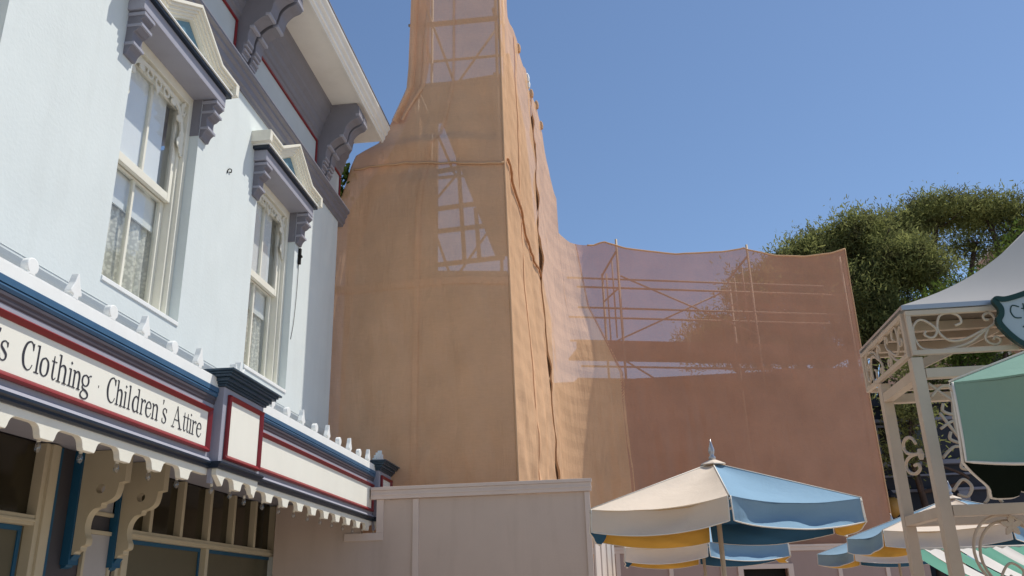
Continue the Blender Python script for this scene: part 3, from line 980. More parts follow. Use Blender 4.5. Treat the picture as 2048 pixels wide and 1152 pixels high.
# folded return of pale boards
p0, p1 = np.array([-0.33, 11.68]), np.array([-0.10, 13.9])
n_ = 7
d = (p1 - p0) / n_
nn = np.array([d[1], -d[0]]) / np.linalg.norm(d)
for k in range(n_):
    a = p0 + d * k
    b = p0 + d * (k + .93)
    q = nn * (.012 if k % 2 else .03)
    MB().prism([a + q, b + q, b + q - nn * .025, a + q - nn * .025], 'z', 0, 2.55 + .02 * (k % 2)).build('board', M_SLAT, hb, bevel=0.003)

# far hoarding below the netting
D_ = np.array([6.22, 1.8]) / np.linalg.norm([6.22, 1.8])
N_ = np.array([D_[1], -D_[0]])
hf = thing('far_hoarding', (2.5, 20.9, 0), 'mauve painted hoarding with cap and doorway at the foot of the netting', 'hoarding')
q0 = np.array([-1.2, 19.92])


def strip(mb, s0, s1, off0, off1, z0, z1):
    a = q0 + D_ * s0
    b = q0 + D_ * s1
    return mb.prism([a + N_ * off0, b + N_ * off0, b + N_ * off1, a + N_ * off1], 'z', z0, z1)


cuts = [0, 1.2, 2.42, 3.64, 4.05, 5.3, 6.5, 7.7, 8.8]
for a, b in zip(cuts[:-1], cuts[1:]):
    if abs(a - 4.05) < .01:
        strip(MB(), a + .002, b - .002, 0, -.03, 2.33, 2.70).build('panel', M_HOARD2, hf)
        strip(MB(), a + .05, b - .05, -.2, -.23, 0, 2.3).build('doorway', M_DARKIN, hf)
        strip(strip(strip(MB(), a - .05, a + .08, .03, -.03, 0, 2.33), b - .08, b + .05, .03, -.03, 0, 2.33), a - .05, b + .05, .032, -.028, 2.235, 2.34).build('door_frame', M_HTRIM, hf, bevel=.004)
    else:
        strip(MB(), a + .002, b - .002, 0, -.03, 0, 2.70).build('panel', M_HOARD2, hf)
    if abs(a - 4.05) > .01 and abs(a - 5.3) > .01:
        strip(MB(), a - .05, a + .05, .03, .0005, 0, 2.699).build('batten', M_HTRIM, hf, bevel=.003)
strip(strip(MB(), -.1, 8.9, .05, -.05, 2.7005, 2.755), -.1, 8.9, .035, -.03, 2.62, 2.70).build('cap_rail', M_HTRIM, hf, bevel=.004)

# ============================================================ WRAPPED SCAFFOLD
sc = thing('wrapped_scaffold', (0.5, 16.0, 0), 'tall scaffold tower and long scaffold wall wrapped in tan debris netting', 'scaffold')


def interp(x, tab):
    return float(np.interp(x, [t[0] for t in tab], [t[1] for t in tab]))


def sst(x):
    x = max(0, min(1, x))
    return x * x * (3 - 2 * x)


XL = [(2.6, -4.45), (3.8, -4.45), (4.1, -4.45), (5.4, -4.42), (6.2, -4.38), (7.7, -4.30), (8.26, -4.14), (8.6, -4.06), (8.81, -3.98), (9.0, -3.60), (9.3, -3.42), (10.0, -3.13), (10.4, -3.10), (12.5, -3.06), (14.4, -3.04)]
XR = [(2.6, -1.37), (3.43, -1.379), (6.0, -1.42), (8.39, -1.462), (10.5, -1.483), (12.5, -1.49), (14.4, -1.495)]
TOP = 14.3


def fold(x, z, seed):
    a = noise.noise(Vector((x * 0.55, z * 0.22, seed))) * 0.10
    b = noise.noise(Vector((x * 2.0, z * 0.30, seed + 5))) * 0.040
    c = noise.noise(Vector((x * 4.5 + z * 1.3, z * 1.1, seed + 9))) * 0.018
    low = max(0, (5.5 - z) / 3)
    d = noise.noise(Vector((x * 3.0 - z * 1.6, z * 0.7, seed + 13))) * 0.06 * low
    e = -abs(noise.noise(Vector((x * 1.3 + z * .5, z * .45, seed + 17)))) * .07 * (.5 + low)
    f = -abs(noise.noise(Vector((x * 2.6 - z * 1.1, z * 1.0 + x * .4, seed + 23)))) * .05 * (.25 + low)
    return a + b + c + d + e + f


NU1, NV1 = 96, 170


def front(u, v):
    z = 2.6 + (TOP - 2.6) * v
    xl, xr = interp(z, XL), interp(z, XR)
    if u < 0.08:
        t = u / 0.08
        f0 = fold(xl, z, 1)
        return (xl - .12 * (1 - t), 14.2 + (12.55 - 14.2) * t - f0 * t * .6, z)
    t = (u - .08) / .92
    x = xl + (xr - xl) * t
    hold = sst((1 - t) * 6) * (0.6 + 0.4 * sst(t * 8))
    # the cloth is tied in at z 8.5 and at each scaffold lift
    tie = 1 - 0.8 * math.exp(-((z - 8.5) / .25) ** 2)
    y = 12.55 - .05 * sst((1 - t) * 4) - fold(x, z, 1) * hold * tie - .10 * math.sin(math.pi * t) * tie * (0.5 if z > 9 else 1)
    if z > TOP - .01:
        z += .05 * noise.noise(Vector((x * 3, 0, 0)))
    return (x, y, z)


MB().grid(front, NU1, NV1).build('front_netting', M_NET, sc, smooth=True)

K_ = np.array([-1.07, 20.55])


def side_top(y):
    t = interp(y, [(12.5, 14.3), (13.35, 14.25), (13.6, 12.7), (13.8, 12.5), (14.6, 12.38), (15.4, 12.3), (16.4, 12.55), (17.3, 12.75), (17.9, 12.8), (18.2, 12.6), (18.6, 12.3), (19.2, 11.85), (20.0, 11.1), (20.8, 10.38)])
    return t + .04 * noise.noise(Vector((y * 4, 3, 0)))


def side(u, v):
    y = 12.5 + 6.1 * u
    z = 2.4 + (side_top(y) - 2.4) * v
    x = interp(z, XR) + .045 * (y - 12.55)
    hold = sst(u * 9)
    x += fold(y * .8, z, 21) * hold * 1.1
    # outward billow low down, pulled in at the laced seam (y ~ 17)
    x += .10 * hold * math.exp(-((z - 4.0) / 2.2) ** 2)
    x += -.07 * math.exp(-((y - 17.1) / .10) ** 2) * (0.6 + .4 * math.sin(z * 5))
    return (x, y + .05 * (1 - hold), z)




def bundle(u, v):
    z = 9.35 + 4.9 * v
    xl = interp(z, XL)
    x = xl + .02 + .36 * u * (1 - .35 * math.exp(-((z - 9.4) / .5) ** 2))
    return (x, 12.44 - .05 * math.sin(u * 9 + 1.5 * noise.noise(Vector((0, z * .6, 3)))) - .03 * noise.noise(Vector((u * 4, z * .8, 8))), z)


MB().grid(bundle, 22, 60).build('gathered_netting', M_NET, sc, smooth=True)
MB().grid(side, 110, 140).build('side_netting', M_NET, sc, smooth=True)


def back(u, v):
    if u < .34:
        s_ = u / .34
        zt = None
    # plan position first with a nominal height, then the height itself
    def plan(u, z):
        c = interp(z, [(2.0, 3.3), (6.9, 3.0), (7.6, 2.4), (8.6, 1.5), (10.4, 1.0)])
        xs = interp(z, XR) + .045 * (18.6 - 12.55) + fold(18.6 * .8, z, 21) * 1.1 + .10 * math.exp(-((z - 4.0) / 2.2) ** 2)
        A = np.array([xs, 18.6])
        B = K_ + D_ * c
        if u <= .34:
            t = u / .34
            return (1 - t) ** 2 * A + 2 * t * (1 - t) * K_ + t * t * B
        if u <= .92:
            t = (u - .34) / .58
            return B + (np.array([6.69, 22.8]) - B) * t
        t = (u - .92) / .08
        return np.array([6.69, 22.8]) + np.array([.28, 1.35]) * t
    p = plan(u, 9.0)
    if p[0] < -.93 and p[1] < 20.4:
        zt = side_top(p[1])
        zt = max(zt, 10.36)
    else:
        zt = interp(p[0], [(-.93, 10.36), (-.6, 10.28), (.2, 10.34), (.45, 10.44), (.48, 10.47), (.52, 10.44), (1.0, 10.30), (2.2, 10.20), (3.4, 10.32), (3.95, 10.44), (4.02, 10.48), (4.1, 10.43), (4.8, 10.27), (5.6, 10.28), (6.3, 10.40), (6.69, 10.55)])
        if u > .92:
            zt = 10.55 - .1 * (u - .92) / .08
    z = 2.0 + (zt - 2.0) * v
    p = plan(u, z)
    s_ = p[0] * .9 + p[1] * .3
    near = math.exp(-((u - .30) / .12) ** 2)
    k = fold(s_, z, 41) * (0.45 + 1.1 * near * max(.15, (8.5 - z) / 6))
    k += near * max(0, (7.5 - z) / 5) * .13 * noise.noise(Vector((s_ * 5, z * .55, 60)))
    k += -.16 * math.exp(-((p[0] - 2.2) / 1.6) ** 2) * math.sin(math.pi * min(1, v)) * .6
    e = sst(u * 8)
    if u > .92:
        e = .3
    p = p + N_ * k * e
    return (p[0], p[1], z)


MB().grid(lambda u, v: back(u * .242, v), 60, 120).build('corner_netting', M_NET, sc, smooth=True)
MB().grid(lambda u, v: back(.235 + u * .765, v), 140, 120).build('back_netting', M_NETSHADE, sc, smooth=True)  # same net past the lit edge, in its painted shade colour

def strip_on(fn, u0, u1, v0, v1, nu, nv, off, m_=None):
    def g(u, v):
        p = fn(u0 + (u1 - u0) * u, v0 + (v1 - v0) * v)
        return (p[0] + off[0], p[1] + off[1], p[2] + off[2])
    MB().grid(g, nu, nv).build('sheet_seam', m_ or M_NET, sc, smooth=True)


strip_on(front, .535, .56, .0, 1.0, 2, 120, (0, -.012, 0))
strip_on(front, .09, .995, .318, .328, 70, 2, (0, -.014, 0))
strip_on(side, .30, .325, .0, .985, 2, 110, (.014, 0, 0))
# hems, seam flap, ropes and strap on the cloth
hem = MB()
hem.tube([back(.30 + .62 * i / 80, 1.0) for i in range(81)], .022, 6)
hem.build('top_hem', M_NETEDGE, sc, smooth=True)
MB().tube([front(1.0, i / 60) for i in range(61)], .018, 6).build('corner_hem', M_NETEDGE, sc, smooth=True)
MB().tube([back(.92, i / 60) for i in range(61)], .02, 6).build('edge_hem', M_NETEDGE, sc, smooth=True)
fl = MB()
SLITS = [(11.85, .45, .05), (11.25, .22, .025), (9.95, .6, .045), (9.35, .15, .02), (8.95, .2, .03), (8.5, .75, .075), (6.15, .5, .055), (5.75, .3, .03), (4.0, .5, .06)]


def flap(u, v):
    z = 3.2 + 9.3 * v
    y = 17.08 + .05 * noise.noise(Vector((0, z * 1.1, 2))) - .12 * u
    p = side((y - 12.5) / 6.1, (z - 2.4) / (side_top(y) - 2.4))
    lift = u * (.015 + sum(a_ * math.exp(-((z - z_) / (h_ * .42)) ** 2) for z_, h_, a_ in SLITS)) + .004
    return (p[0] + .012 + lift, y, z)


fl.grid(flap, 4, 90)
fl.build('seam_flap', M_NETEDGE, sc, smooth=True)
# solid dark pieces painting the shade inside the lacing gaps, under the lifted flap
for (z, h, a_) in SLITS:
    y = 17.0
    xs = [side((y - 12.5) / 6.1, (z + h * .5 * q - 2.4) / (side_top(y) - 2.4))[0] for q in np.linspace(-1, 1, 9)]
    zs = [z + h * .5 * q for q in np.linspace(-1, 1, 9)]
    wd = [a_ * .85 * math.cos(q * math.pi / 2) for q in np.linspace(-1, 1, 9)]
    MB().prism([(x_, z_) for x_, z_ in zip(xs, zs)] + [(x_ + w_ + .004, z_) for x_, z_, w_ in reversed(list(zip(xs, zs, wd)))], 'y', y, y + .02).build('seam_gap_shade', M_GAPSHADE, sc)
for k, (y, z) in enumerate(((16.2, 12.42), (16.6, 12.45), (17.2, 12.72), (17.8, 12.85), (18.3, 12.55), (14.9, 12.3))):
    p = side((y - 12.5) / 6.1, .99)
    MB().lathe([(.05, -.08), (.06, 0), (.045, .09), (.015, .14)], (p[0], y, side_top(y)), 7).build('tie_knot', M_WHITE if k in (0, 1) else M_NETEDGE, sc)
rp = MB()
rp.tube([(x_, front(.08 + .92 * ((x_ + 4.1) / (4.1 - 1.47)), (8.5 - 2.6) / (TOP - 2.6))[1] - .03, 8.5 + .05 * math.sin((x_ + 4.1) * 2.0) + .02 * noise.noise(Vector((x_ * 5, 0, 0)))) for x_ in np.linspace(-4.0, -1.46, 50)], .02, 6)
rp.build('tie_rope', M_NETEDGE, sc, smooth=True)
SZ = [(12.75, 8.64), (13.5, 8.53), (14.1, 8.37), (14.8, 8.23), (15.5, 8.11), (16.35, 8.07), (17.2, 8.09)]


def STRAPZ(y):
    return interp(y, SZ)


st = []
for t in np.linspace(0, 1, 44):
    y = 12.75 + 4.35 * t
    z = STRAPZ(y) + .012 * noise.noise(Vector((t * 30, 0, 4)))
    p = side((y - 12.5) / 6.1, (z - 2.4) / (side_top(y) - 2.4))
    st.append((p[0] + .03, y, z))
MB().tube(st, [.022 + .008 * noise.noise(Vector((i * .9, 0, 0))) for i in range(len(st))], 6).build('orange_strap', M_STRAP, sc, smooth=True)


def pole(a, b, name, r=.028, m_=None):
    MB().tube([a, b], r, 7).build(name, m_ or M_STEEL, sc, smooth=True)


# tower frame
for x_ in (-3.0, -1.58):
    for y_ in (12.85, 14.0):
        pole((x_, y_, 0), (x_, y_, 14.2), 'standard')
for z_ in (4.3, 6.35, 8.45, 10.25, 11.62, 13.6):
    for y_ in (12.87, 14.03):
        pole((-3.2, y_, z_), (-1.5, y_, z_), 'ledger')
    for x_ in (-3.03, -1.61):
        pole((x_, 12.7, z_ + .06), (x_, 14.2, z_ + .06), 'transom')
for (z0, z1) in ((6.4, 8.4), (8.5, 10.2), (10.3, 12.4)):
    pole((-3.0, 12.9, z1), (-2.35, 12.9, z0), 'brace', .022)
    pole((-3.0, 14.0, z0), (-1.6, 14.0, z1), 'brace', .022)
MB().box(-3.15, -1.5, 13.0, 13.9, 10.17, 10.24).build('deck_plank', M_PLANK, sc)
MB().box(-3.10, -1.55, 12.80, 12.83, 10.12, 10.30).build('toe_board', M_PLANK, sc)
MB().box(-3.10, -1.55, 12.80, 12.825, 11.50, 11.60).build('toe_board', M_PLANK, sc)
# long wall frame
def wp(s, off, z):
    a = np.array([.48, 21.0]) + D_ * s - N_ * off
    return (a[0], a[1], z)


for s_ in (0.02, 3.68):
    pole(wp(s_, .16, 0), wp(s_, .16, 10.62), 'standard', .032)
    pole(wp(s_ - .12, 1.25, 0), wp(s_ - .12, 1.25, 10.05), 'standard', .032)
    pole(wp(s_, .16, 10.3), wp(s_ - .12, 1.25, 10.02), 'transom', .028)
    pole(wp(s_ - .05, .5, 10.12), wp(s_ - .05, .5, 8.0), 'frame_upright', .02)
    pole(wp(s_ - .09, .95, 9.95), wp(s_ - .09, .95, 8.0), 'frame_upright', .02)
    pole(wp(s_ - .02, .2, 9.25), wp(s_ - .12, 1.25, 9.25), 'transom', .024)
pole(wp(6.4, .2, 0), wp(6.4, .2, 10.4), 'standard', .03)
for (z_, o) in ((9.26, .2), (8.70, .2), (8.78, 1.22), (8.12, 1.22), (9.9, 1.22), (7.15, .2)):
    pole(wp(-1.1, o, z_), wp(6.4, o, z_), 'ledger', .026)
pole(wp(.1, .25, 9.62), wp(3.7, .25, 8.1), 'brace', .022)
pole(wp(.1, 1.2, 8.1), wp(3.6, 1.2, 9.75), 'brace', .022)
pole(wp(.1, .25, 7.3), wp(1.9, .25, 6.2), 'brace', .022)
for (z_, h) in ((7.52, .30), (6.78, .05)):
    a0, b0 = wp(-1.2, .14, 0), wp(6.3, .14, 0)
    a1, b1 = wp(-1.2, .18, 0), wp(6.3, .18, 0)
    MB().prism([a0[:2], b0[:2], b1[:2], a1[:2]], 'z', z_, z_ + h).build('toe_board', M_PLANK, sc)
    a0, b0 = wp(-1.2, .2, 0), wp(6.3, .2, 0)
    a1, b1 = wp(-1.2, 1.1, 0), wp(6.3, 1.1, 0)
    MB().prism([a0[:2], b0[:2], b1[:2], a1[:2]], 'z', z_ + .02, z_ + .07).build('deck_plank', M_PLANK, sc)

# ============================================================ BUILDINGS BEHIND THE NETTING
ib = thing('gabled_building', (-3.0, 15.0, 0), 'bare stucco building with steep open gable seen dimly through the tall netting', 'building')
MB().prism([(-4.75, 0), (-3.03, 0), (-3.03, 11.5), (-3.45, 11.3), (-3.6, 10.7), (-4.0, 9.9), (-4.5, 9.2), (-4.75, 8.8)], 'y', 14.6, 14.8).build('wall', M_INNER, ib)
MB().prism([(-3.029, 0), (-1.70, 0), (-1.70, 7.35), (-3.029, 7.45)], 'y', 14.6, 14.8).build('wall', M_INNER, ib)
MB().prism([(-3.0289, 10.92), (-1.93, 7.72), (-1.70, 7.72), (-1.70, 11.6), (-3.0289, 11.5)], 'y', 14.6, 14.8).build('gable_end', M_INNER, ib)
for (a, b) in (((-3.02, 7.6), (-1.75, 7.66)), ((-3.02, 8.75), (-2.3, 8.8)), ((-3.02, 9.55), (-2.55, 9.6)), ((-2.5, 7.6), (-2.62, 9.9)), ((-2.22, 7.6), (-2.28, 8.7)), ((-3.02, 8.28), (-2.0, 8.33))):
    MB().ribbon([(a[0], a[1], .07), (b[0], b[1], .07)], 'y', 14.65, 14.72).build('timber_stud', M_STUD, ib)
MB().prism([(14.81, 0), (14.81, 12.2), (17.8, 12.2), (19.0, 11.4), (20.5, 9.9), (24.5, 9.6), (24.5, 0)], 'x', -1.66, -1.56).build('sky_screen_wall', M_INNER, ib)  # added wall: blocks the blue sky behind the side netting and warms it
bb = thing('low_brown_building', (3.5, 26.5, 0), 'low brown building behind the long netted scaffold wall', 'building')
MB().box(-7.0, 7.2, 25.5, 30, 0, 7.7).build('wall', M_BROWNB, bb)
MB().prism([(25.3, 7.7), (25.3, 7.85), (27.7, 8.25), (30.2, 7.85), (30.2, 7.7)], 'x', -7.2, 7.4).build('roof', M_BROWNB, bb)
for k in range(14):
    MB().box(.75, 2.3, 25.36, 25.49, 6.75 - k * .085, 6.78 - k * .085).build('louvre_slat', mat('louvre_pink', (0.5, .36, .32), .7), bb)

# ============================================================ UMBRELLAS


def umbrella(label, loc, rot, r=1.3, zr=2.36, za=2.80, vh=.195, cols=None, seed=0, group=None, first='cream', mint=False):
    root = thing('patio_umbrella', loc, label, 'umbrella', group)
    root.rotation_euler = (0, 0, rot)
    local_root(root)
    V = [np.array([r * math.cos(R(60 * i)), r * math.sin(R(60 * i)), zr]) for i in range(6)]
    apex = np.array([0, 0, za])
    for i in range(6):
        a, b = V[i], V[(i + 1) % 6]
        mid = (a + b) / 2
        outn = np.array([mid[0], mid[1], 0]) / np.linalg.norm(mid[:2])
        cream = (i % 2 == 0)
        if mint:
            mo, mi = U_MINT, U_DARK
        else:
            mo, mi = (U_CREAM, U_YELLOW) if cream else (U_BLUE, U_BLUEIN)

        def rim(u):
            p = a + (b - a) * u
            s4 = 4 * u * (1 - u)
            return p - np.array([0, 0, .045 * s4]) - outn * .06 * s4

        def pan(u, v, off=0.0):
            v2 = .04 + .96 * v
            e = rim(u)
            p = apex + (e - apex) * v2
            p = p - np.array([0, 0, .03 * math.sin(math.pi * v2) * 4 * u * (1 - u) + off])
            p[2] += (.016 * noise.noise(Vector((p[0] * 2.4, p[1] * 2.4, seed))) - .014 * v2 * abs(noise.noise(Vector((u * 5 + i * 3, v * 1.2, seed + 4))))) * math.sin(math.pi * u)
            return p
        cp = MB().grid(lambda u, v: pan(u, v), 14, 14).build('canopy_panel', mo, root, smooth=True)
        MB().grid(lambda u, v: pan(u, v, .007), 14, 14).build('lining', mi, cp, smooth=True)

        def val(u, v, off=0.0):
            e = rim(u)
            s4 = 4 * u * (1 - u)
            h = vh * (0.97 + .10 * s4)
            wob = noise.noise(Vector((u * 3.2 + i * 7, v * 1.1, seed))) * .08 * s4 - abs(noise.noise(Vector((u * 4 + v * 2.2 + i * 5, v * .7, seed + 2)))) * .06 * s4
            cre = .03 * math.sin((u + v * .35) * 9 + seed + i) * s4 * math.sin(math.pi * v) * .5
            flare = .012 * v + s4 * (.055 * v * v - .05 * math.sin(math.pi * v))
            return e + outn * (flare + wob * v + cre - off) - np.array([0, 0, h * v])
        vv = MB().grid(lambda u, v: val(u * .98 + .01, v), 22, 8).build('valance', mo, root, smooth=True)
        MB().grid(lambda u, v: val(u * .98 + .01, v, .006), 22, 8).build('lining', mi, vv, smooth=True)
        pts = [val(.01, v) for v in np.linspace(0, 1, 5)] + [val(u, 1.0) for u in np.linspace(.03, .97, 16)] + [val(.99, v) for v in np.linspace(1, 0, 5)]
        MB().tube(pts, .006, 5).build('piping', M_PIPING, vv, smooth=True)
        MB().tube([apex + np.array([0, 0, .002]), V[i] + np.array([0, 0, .003])], .005, 5).build('seam_piping', M_PIPING, root, smooth=True)
        MB().tube([apex - np.array([0, 0, .05]), V[i] - np.array([0, 0, .025])], .011, 5).build('rib', M_POLE, root, smooth=True)
        MB().tube([np.array([0, 0, za - .46]), (apex + V[i]) / 2 - np.array([0, 0, .04])], .008, 5).build('strut', M_POLE, root, smooth=True)
    MB().lathe([(.13, -.042), (.125, -.034), (.05, .0), (.02, .012)], (0, 0, za + .02), 6).build('vent_cap', U_MINT if mint else U_CREAM, root)
    MB().lathe([(.03, 0), (.035, .02), (.018, .04), (.026, .06), (.03, .09), (.012, .15), (.003, .19)], (0, 0, za + .03), 10).build('finial', M_ALU, root, smooth=True)
    MB().tube([(0, 0, 0), (0, 0, za)], .022, 10).build('pole', M_POLE, root, smooth=True)
    MB().lathe([(.034, -.03), (.04, 0), (.034, .03)], (0, 0, za - .46), 10).build('runner', M_POLE, root, smooth=True)
    MB().lathe([(.32, 0), (.32, .05), (.06, .09), (.05, .25)], (0, 0, 0), 14).build('base', M_ALU, root)
    return root


# vertex 4 of the hexagon (240 deg) turned to face the street for the first umbrella
gU = 'cream and blue umbrellas of the terrace'
umbrella('cream and blue umbrella standing in front of the other terrace umbrellas by the hoarding corner', (0.92, 8.28, 0), R(270 - 180 - 2), seed=3, group=gU)
umbrella('cream and blue umbrella partly hidden below the one nearest the hoarding corner', (1.22, 13.4, 0), R(88), seed=11, group=gU, zr=2.33, za=2.76)
umbrella('cream and blue umbrella standing directly behind the iron kiosk posts', (4.45, 12.4, 0), R(94), seed=19, group=gU, r=1.42)
umbrella('farthest blue and cream umbrella beside the mauve hoarding', (5.05, 17.2, 0), R(104), seed=29, group=gU, r=1.4)
umbrella('mint green umbrella with dark underside in front of the iron kiosk', (2.6, 3.41, 0), 0, seed=37, vh=.31, mint=True)

# ============================================================ KIOSK
ki = thing('iron_kiosk', (3.1, 5.45, 0), 'cream wrought iron kiosk with scrollwork frieze and grey tent roof', 'kiosk')
KX0, KX1, KY0, KY1 = 1.735, 4.5, 5.0, 5.93
ps = .032
for x_ in (KX0 + .02, KX1 - .02):
    for y_ in (KY0 + .02, KY1 - .28):
        MB().box(x_ - ps, x_ + ps, y_ - ps, y_ + ps, 0, 2.868).build('post', M_IRON, ki, bevel=.004)
t_ = .014


def kframe(axis, c0, a0, a1, z0, z1):
    q = MB()
    if axis == 'y':
        q.box(a0, a1, c0 - t_, c0 + t_, z1 - 2 * t_, z1).box(a0, a1, c0 - t_, c0 + t_, z0, z0 + 2 * t_)
        q.box(a0, a0 + 2 * t_, c0 - t_ + .001, c0 + t_ - .001, z0 + 2 * t_, z1 - 2 * t_).box(a1 - 2 * t_, a1, c0 - t_ + .001, c0 + t_ - .001, z0 + 2 * t_, z1 - 2 * t_)
    else:
        q.box(c0 - t_, c0 + t_, a0, a1, z1 - 2 * t_, z1).box(c0 - t_, c0 + t_, a0, a1, z0, z0 + 2 * t_)
        q.box(c0 - t_ + .001, c0 + t_ - .001, a0, a0 + 2 * t_, z0 + 2 * t_, z1 - 2 * t_).box(c0 - t_ + .001, c0 + t_ - .001, a1 - 2 * t_, a1, z0 + 2 * t_, z1 - 2 * t_)
    return q.build('frieze_frame', M_IRON, ki, bevel=.002)


SCR = [[(1.769, 3.052), (1.80, 3.085), (1.84, 3.083), (1.888, 3.039), (1.893, 3.01), (1.875, 2.985), (1.85, 2.98), (1.824, 3.0), (1.835, 3.02)],
       [(1.769, 3.052), (1.765, 2.985), (1.795, 2.92), (1.87, 2.905)],
       [(2.0, 3.045), (2.036, 3.06), (2.03, 3.10), (1.984, 3.122), (1.93, 3.11), (1.905, 3.06), (1.905, 3.01), (1.94, 2.965), (1.987, 2.952), (2.052, 2.965), (2.13, 3.0), (2.178, 3.02), (2.215, 3.045), (2.221, 3.08), (2.20, 3.108), (2.165, 3.095), (2.168, 3.07), (2.19, 3.068)],
       [(1.80, 2.905), (1.93, 2.907), (2.05, 2.935), (2.13, 2.985), (2.178, 3.02)],
       [(2.175, 3.01), (2.15, 2.965), (2.165, 2.93), (2.205, 2.92), (2.23, 2.945), (2.205, 2.965), (2.19, 2.948)]]
for bay in range(4):
    x0 = KX0 + .002 + bay * .69
    fr = kframe('y', KY0, x0, x0 + .575, 2.88, 3.145)
    for s_ in SCR:
        MB().tube([(x0 + (p[0] - 1.735), KY0, p[1]) for p in smooth_pts(s_, 6)], .0075, 6).build('scroll', M_IRON, fr, smooth=True)
for x_ in (KX0, KX1):
    fr = kframe('x', x_, KY0 + .03, KY1, 2.88, 3.145)
    for s_ in SCR:
        MB().tube([(x_, KY0 + .05 + (p[0] - 1.735) * .75, p[1]) for p in smooth_pts(s_, 6)], .0075, 6).build('scroll', M_IRON, fr, smooth=True)
        MB().tube([(x_, KY1 - .02 - (p[0] - 1.735) * .75, 6.025 - p[1]) for p in smooth_pts(s_, 6)], .0075, 6).build('scroll', M_IRON, fr, smooth=True)
kframe('y', KY1, KX0, KX1, 2.88, 3.145)
for (y_, nm) in ((KY0, 'beam'), (KY1 - .28, 'beam')):
    MB().box(KX0 + .055, KX1 - .055, y_ - .012, y_ + .045, 2.745, 2.80).build(nm, M_IRON, ki, bevel=.003)
    MB().box(KX0 + .055, KX1 - .055, y_ - .012, y_ + .045, 1.985, 2.045).build('rail', M_IRON, ki, bevel=.003)
for x_ in (KX0 + .02, KX1 - .02):
    MB().box(x_ - .028, x_ + .028, KY0 + .055, KY1 - .315, 2.745, 2.802).build('beam', M_IRON, ki, bevel=.003)
    MB().box(x_ - .028, x_ + .028, KY0 + .055, KY1 - .315, 1.985, 2.043).build('rail', M_IRON, ki, bevel=.003)
# ceiling and boards under the roof
MB().box(KX0 + .06, KX1 - .06, KY0 + .06, KY1 - .03, 3.148, 3.16).build('ceiling', M_CEIL, ki)
for y_ in (5.25, 5.45, 5.7):
    MB().box(KX0 + .02, KX1 - .02, y_ - .02, y_ + .02, 3.09, 3.147).build('ceiling_joist', M_IRON, ki, bevel=.003)
MB().ribbon([(KX0 + .1, 2.88, .05), (KX0 + .62, 3.10, .05)], 'y', 5.28, 5.33).build('knee_brace', M_IRON, ki)
# C-scroll panels between the posts


CS = ([(5.221, 2.424), (5.257, 2.457), (5.329, 2.479), (5.413, 2.471), (5.441, 2.439), (5.405, 2.401), (5.306, 2.375), (5.153, 2.356)],
      [(5.155, 2.352), (5.308, 2.37), (5.416, 2.358), (5.458, 2.328), (5.416, 2.286), (5.316, 2.263), (5.226, 2.276), (5.235, 2.306), (5.302, 2.309)])
for x_ in (KX0 + .02, KX1 - .02):
    for p in CS:
        MB().tube([(x_, q[0] + .05, q[1]) for q in smooth_pts(p, 6)], .010, 6).build('side_scroll', M_IRON, ki, smooth=True)
    MB().lathe([(.012, -.03), (.02, 0), (.012, .03)], (x_, 5.22, 2.354), 8).build('scroll_collar', M_IRON, ki)
fp = [[(1.80, 2.72), (1.86, 2.66), (1.92, 2.60), (1.90, 2.54), (1.85, 2.56), (1.86, 2.60)], [(1.82, 2.46), (1.90, 2.50), (1.95, 2.44), (1.92, 2.38), (1.86, 2.40), (1.87, 2.44)], [(1.80, 2.30), (1.88, 2.36), (1.97, 2.32), (1.96, 2.24), (1.89, 2.24), (1.90, 2.28)],
      [(1.93, 2.70), (1.90, 2.50), (1.93, 2.30), (2.0, 2.16), (2.06, 2.05)], [(1.83, 2.55), (1.90, 2.42), (1.99, 2.26), (2.0, 2.10), (1.97, 2.05)], [(1.82, 2.12), (1.88, 2.18), (1.92, 2.14), (1.89, 2.09), (1.84, 2.10)], [(2.0, 2.16), (2.08, 2.20), (2.14, 2.16), (2.10, 2.11), (2.03, 2.13)], [(1.80, 2.64), (1.88, 2.70), (1.97, 2.66), (1.96, 2.58)]]
for p in fp:
    MB().tube([(q[0], KY0 + .02, q[1]) for q in smooth_pts(p, 6)], .009, 6).build('front_scroll', M_IRON, ki, smooth=True)
for bay in range(5):
    cx = 2.03 + bay * .42
    for (rr, cz) in ((.165, 1.80), (.155, 1.785)):
        MB().tube([(cx + rr * math.cos(q) + (.03 if rr < .16 else 0), KY0 + .02 + (.03 if rr < .16 else 0), cz + rr * 1.12 * math.sin(q)) for q in np.linspace(0, 2 * math.pi, 28, endpoint=False)], .008, 6, closed=True).build('ring_scroll', M_IRON, ki, smooth=True)
    MB().tube([(p[0] + cx - 2.03, KY0 + .02, p[1]) for p in smooth_pts([(1.96, 1.55), (1.97, 1.66), (2.03, 1.74), (2.09, 1.70), (2.06, 1.65), (2.02, 1.68)], 6)], .007, 6).build('ring_scroll', M_IRON, ki, smooth=True)
    lf = MB()
    for a in range(5):
        q = a * 2 * math.pi / 5 + .3
        lf.ribbon([(cx + .05, 1.93, .012), (cx + .05 + .03 * math.cos(q), 1.93 + .03 * math.sin(q), .032), (cx + .05 + .055 * math.cos(q), 1.93 + .055 * math.sin(q), .008)], 'y', KY0 + .012 + a * .0006, KY0 + .03)
    lf.build('iron_leaf', M_IRON, ki)
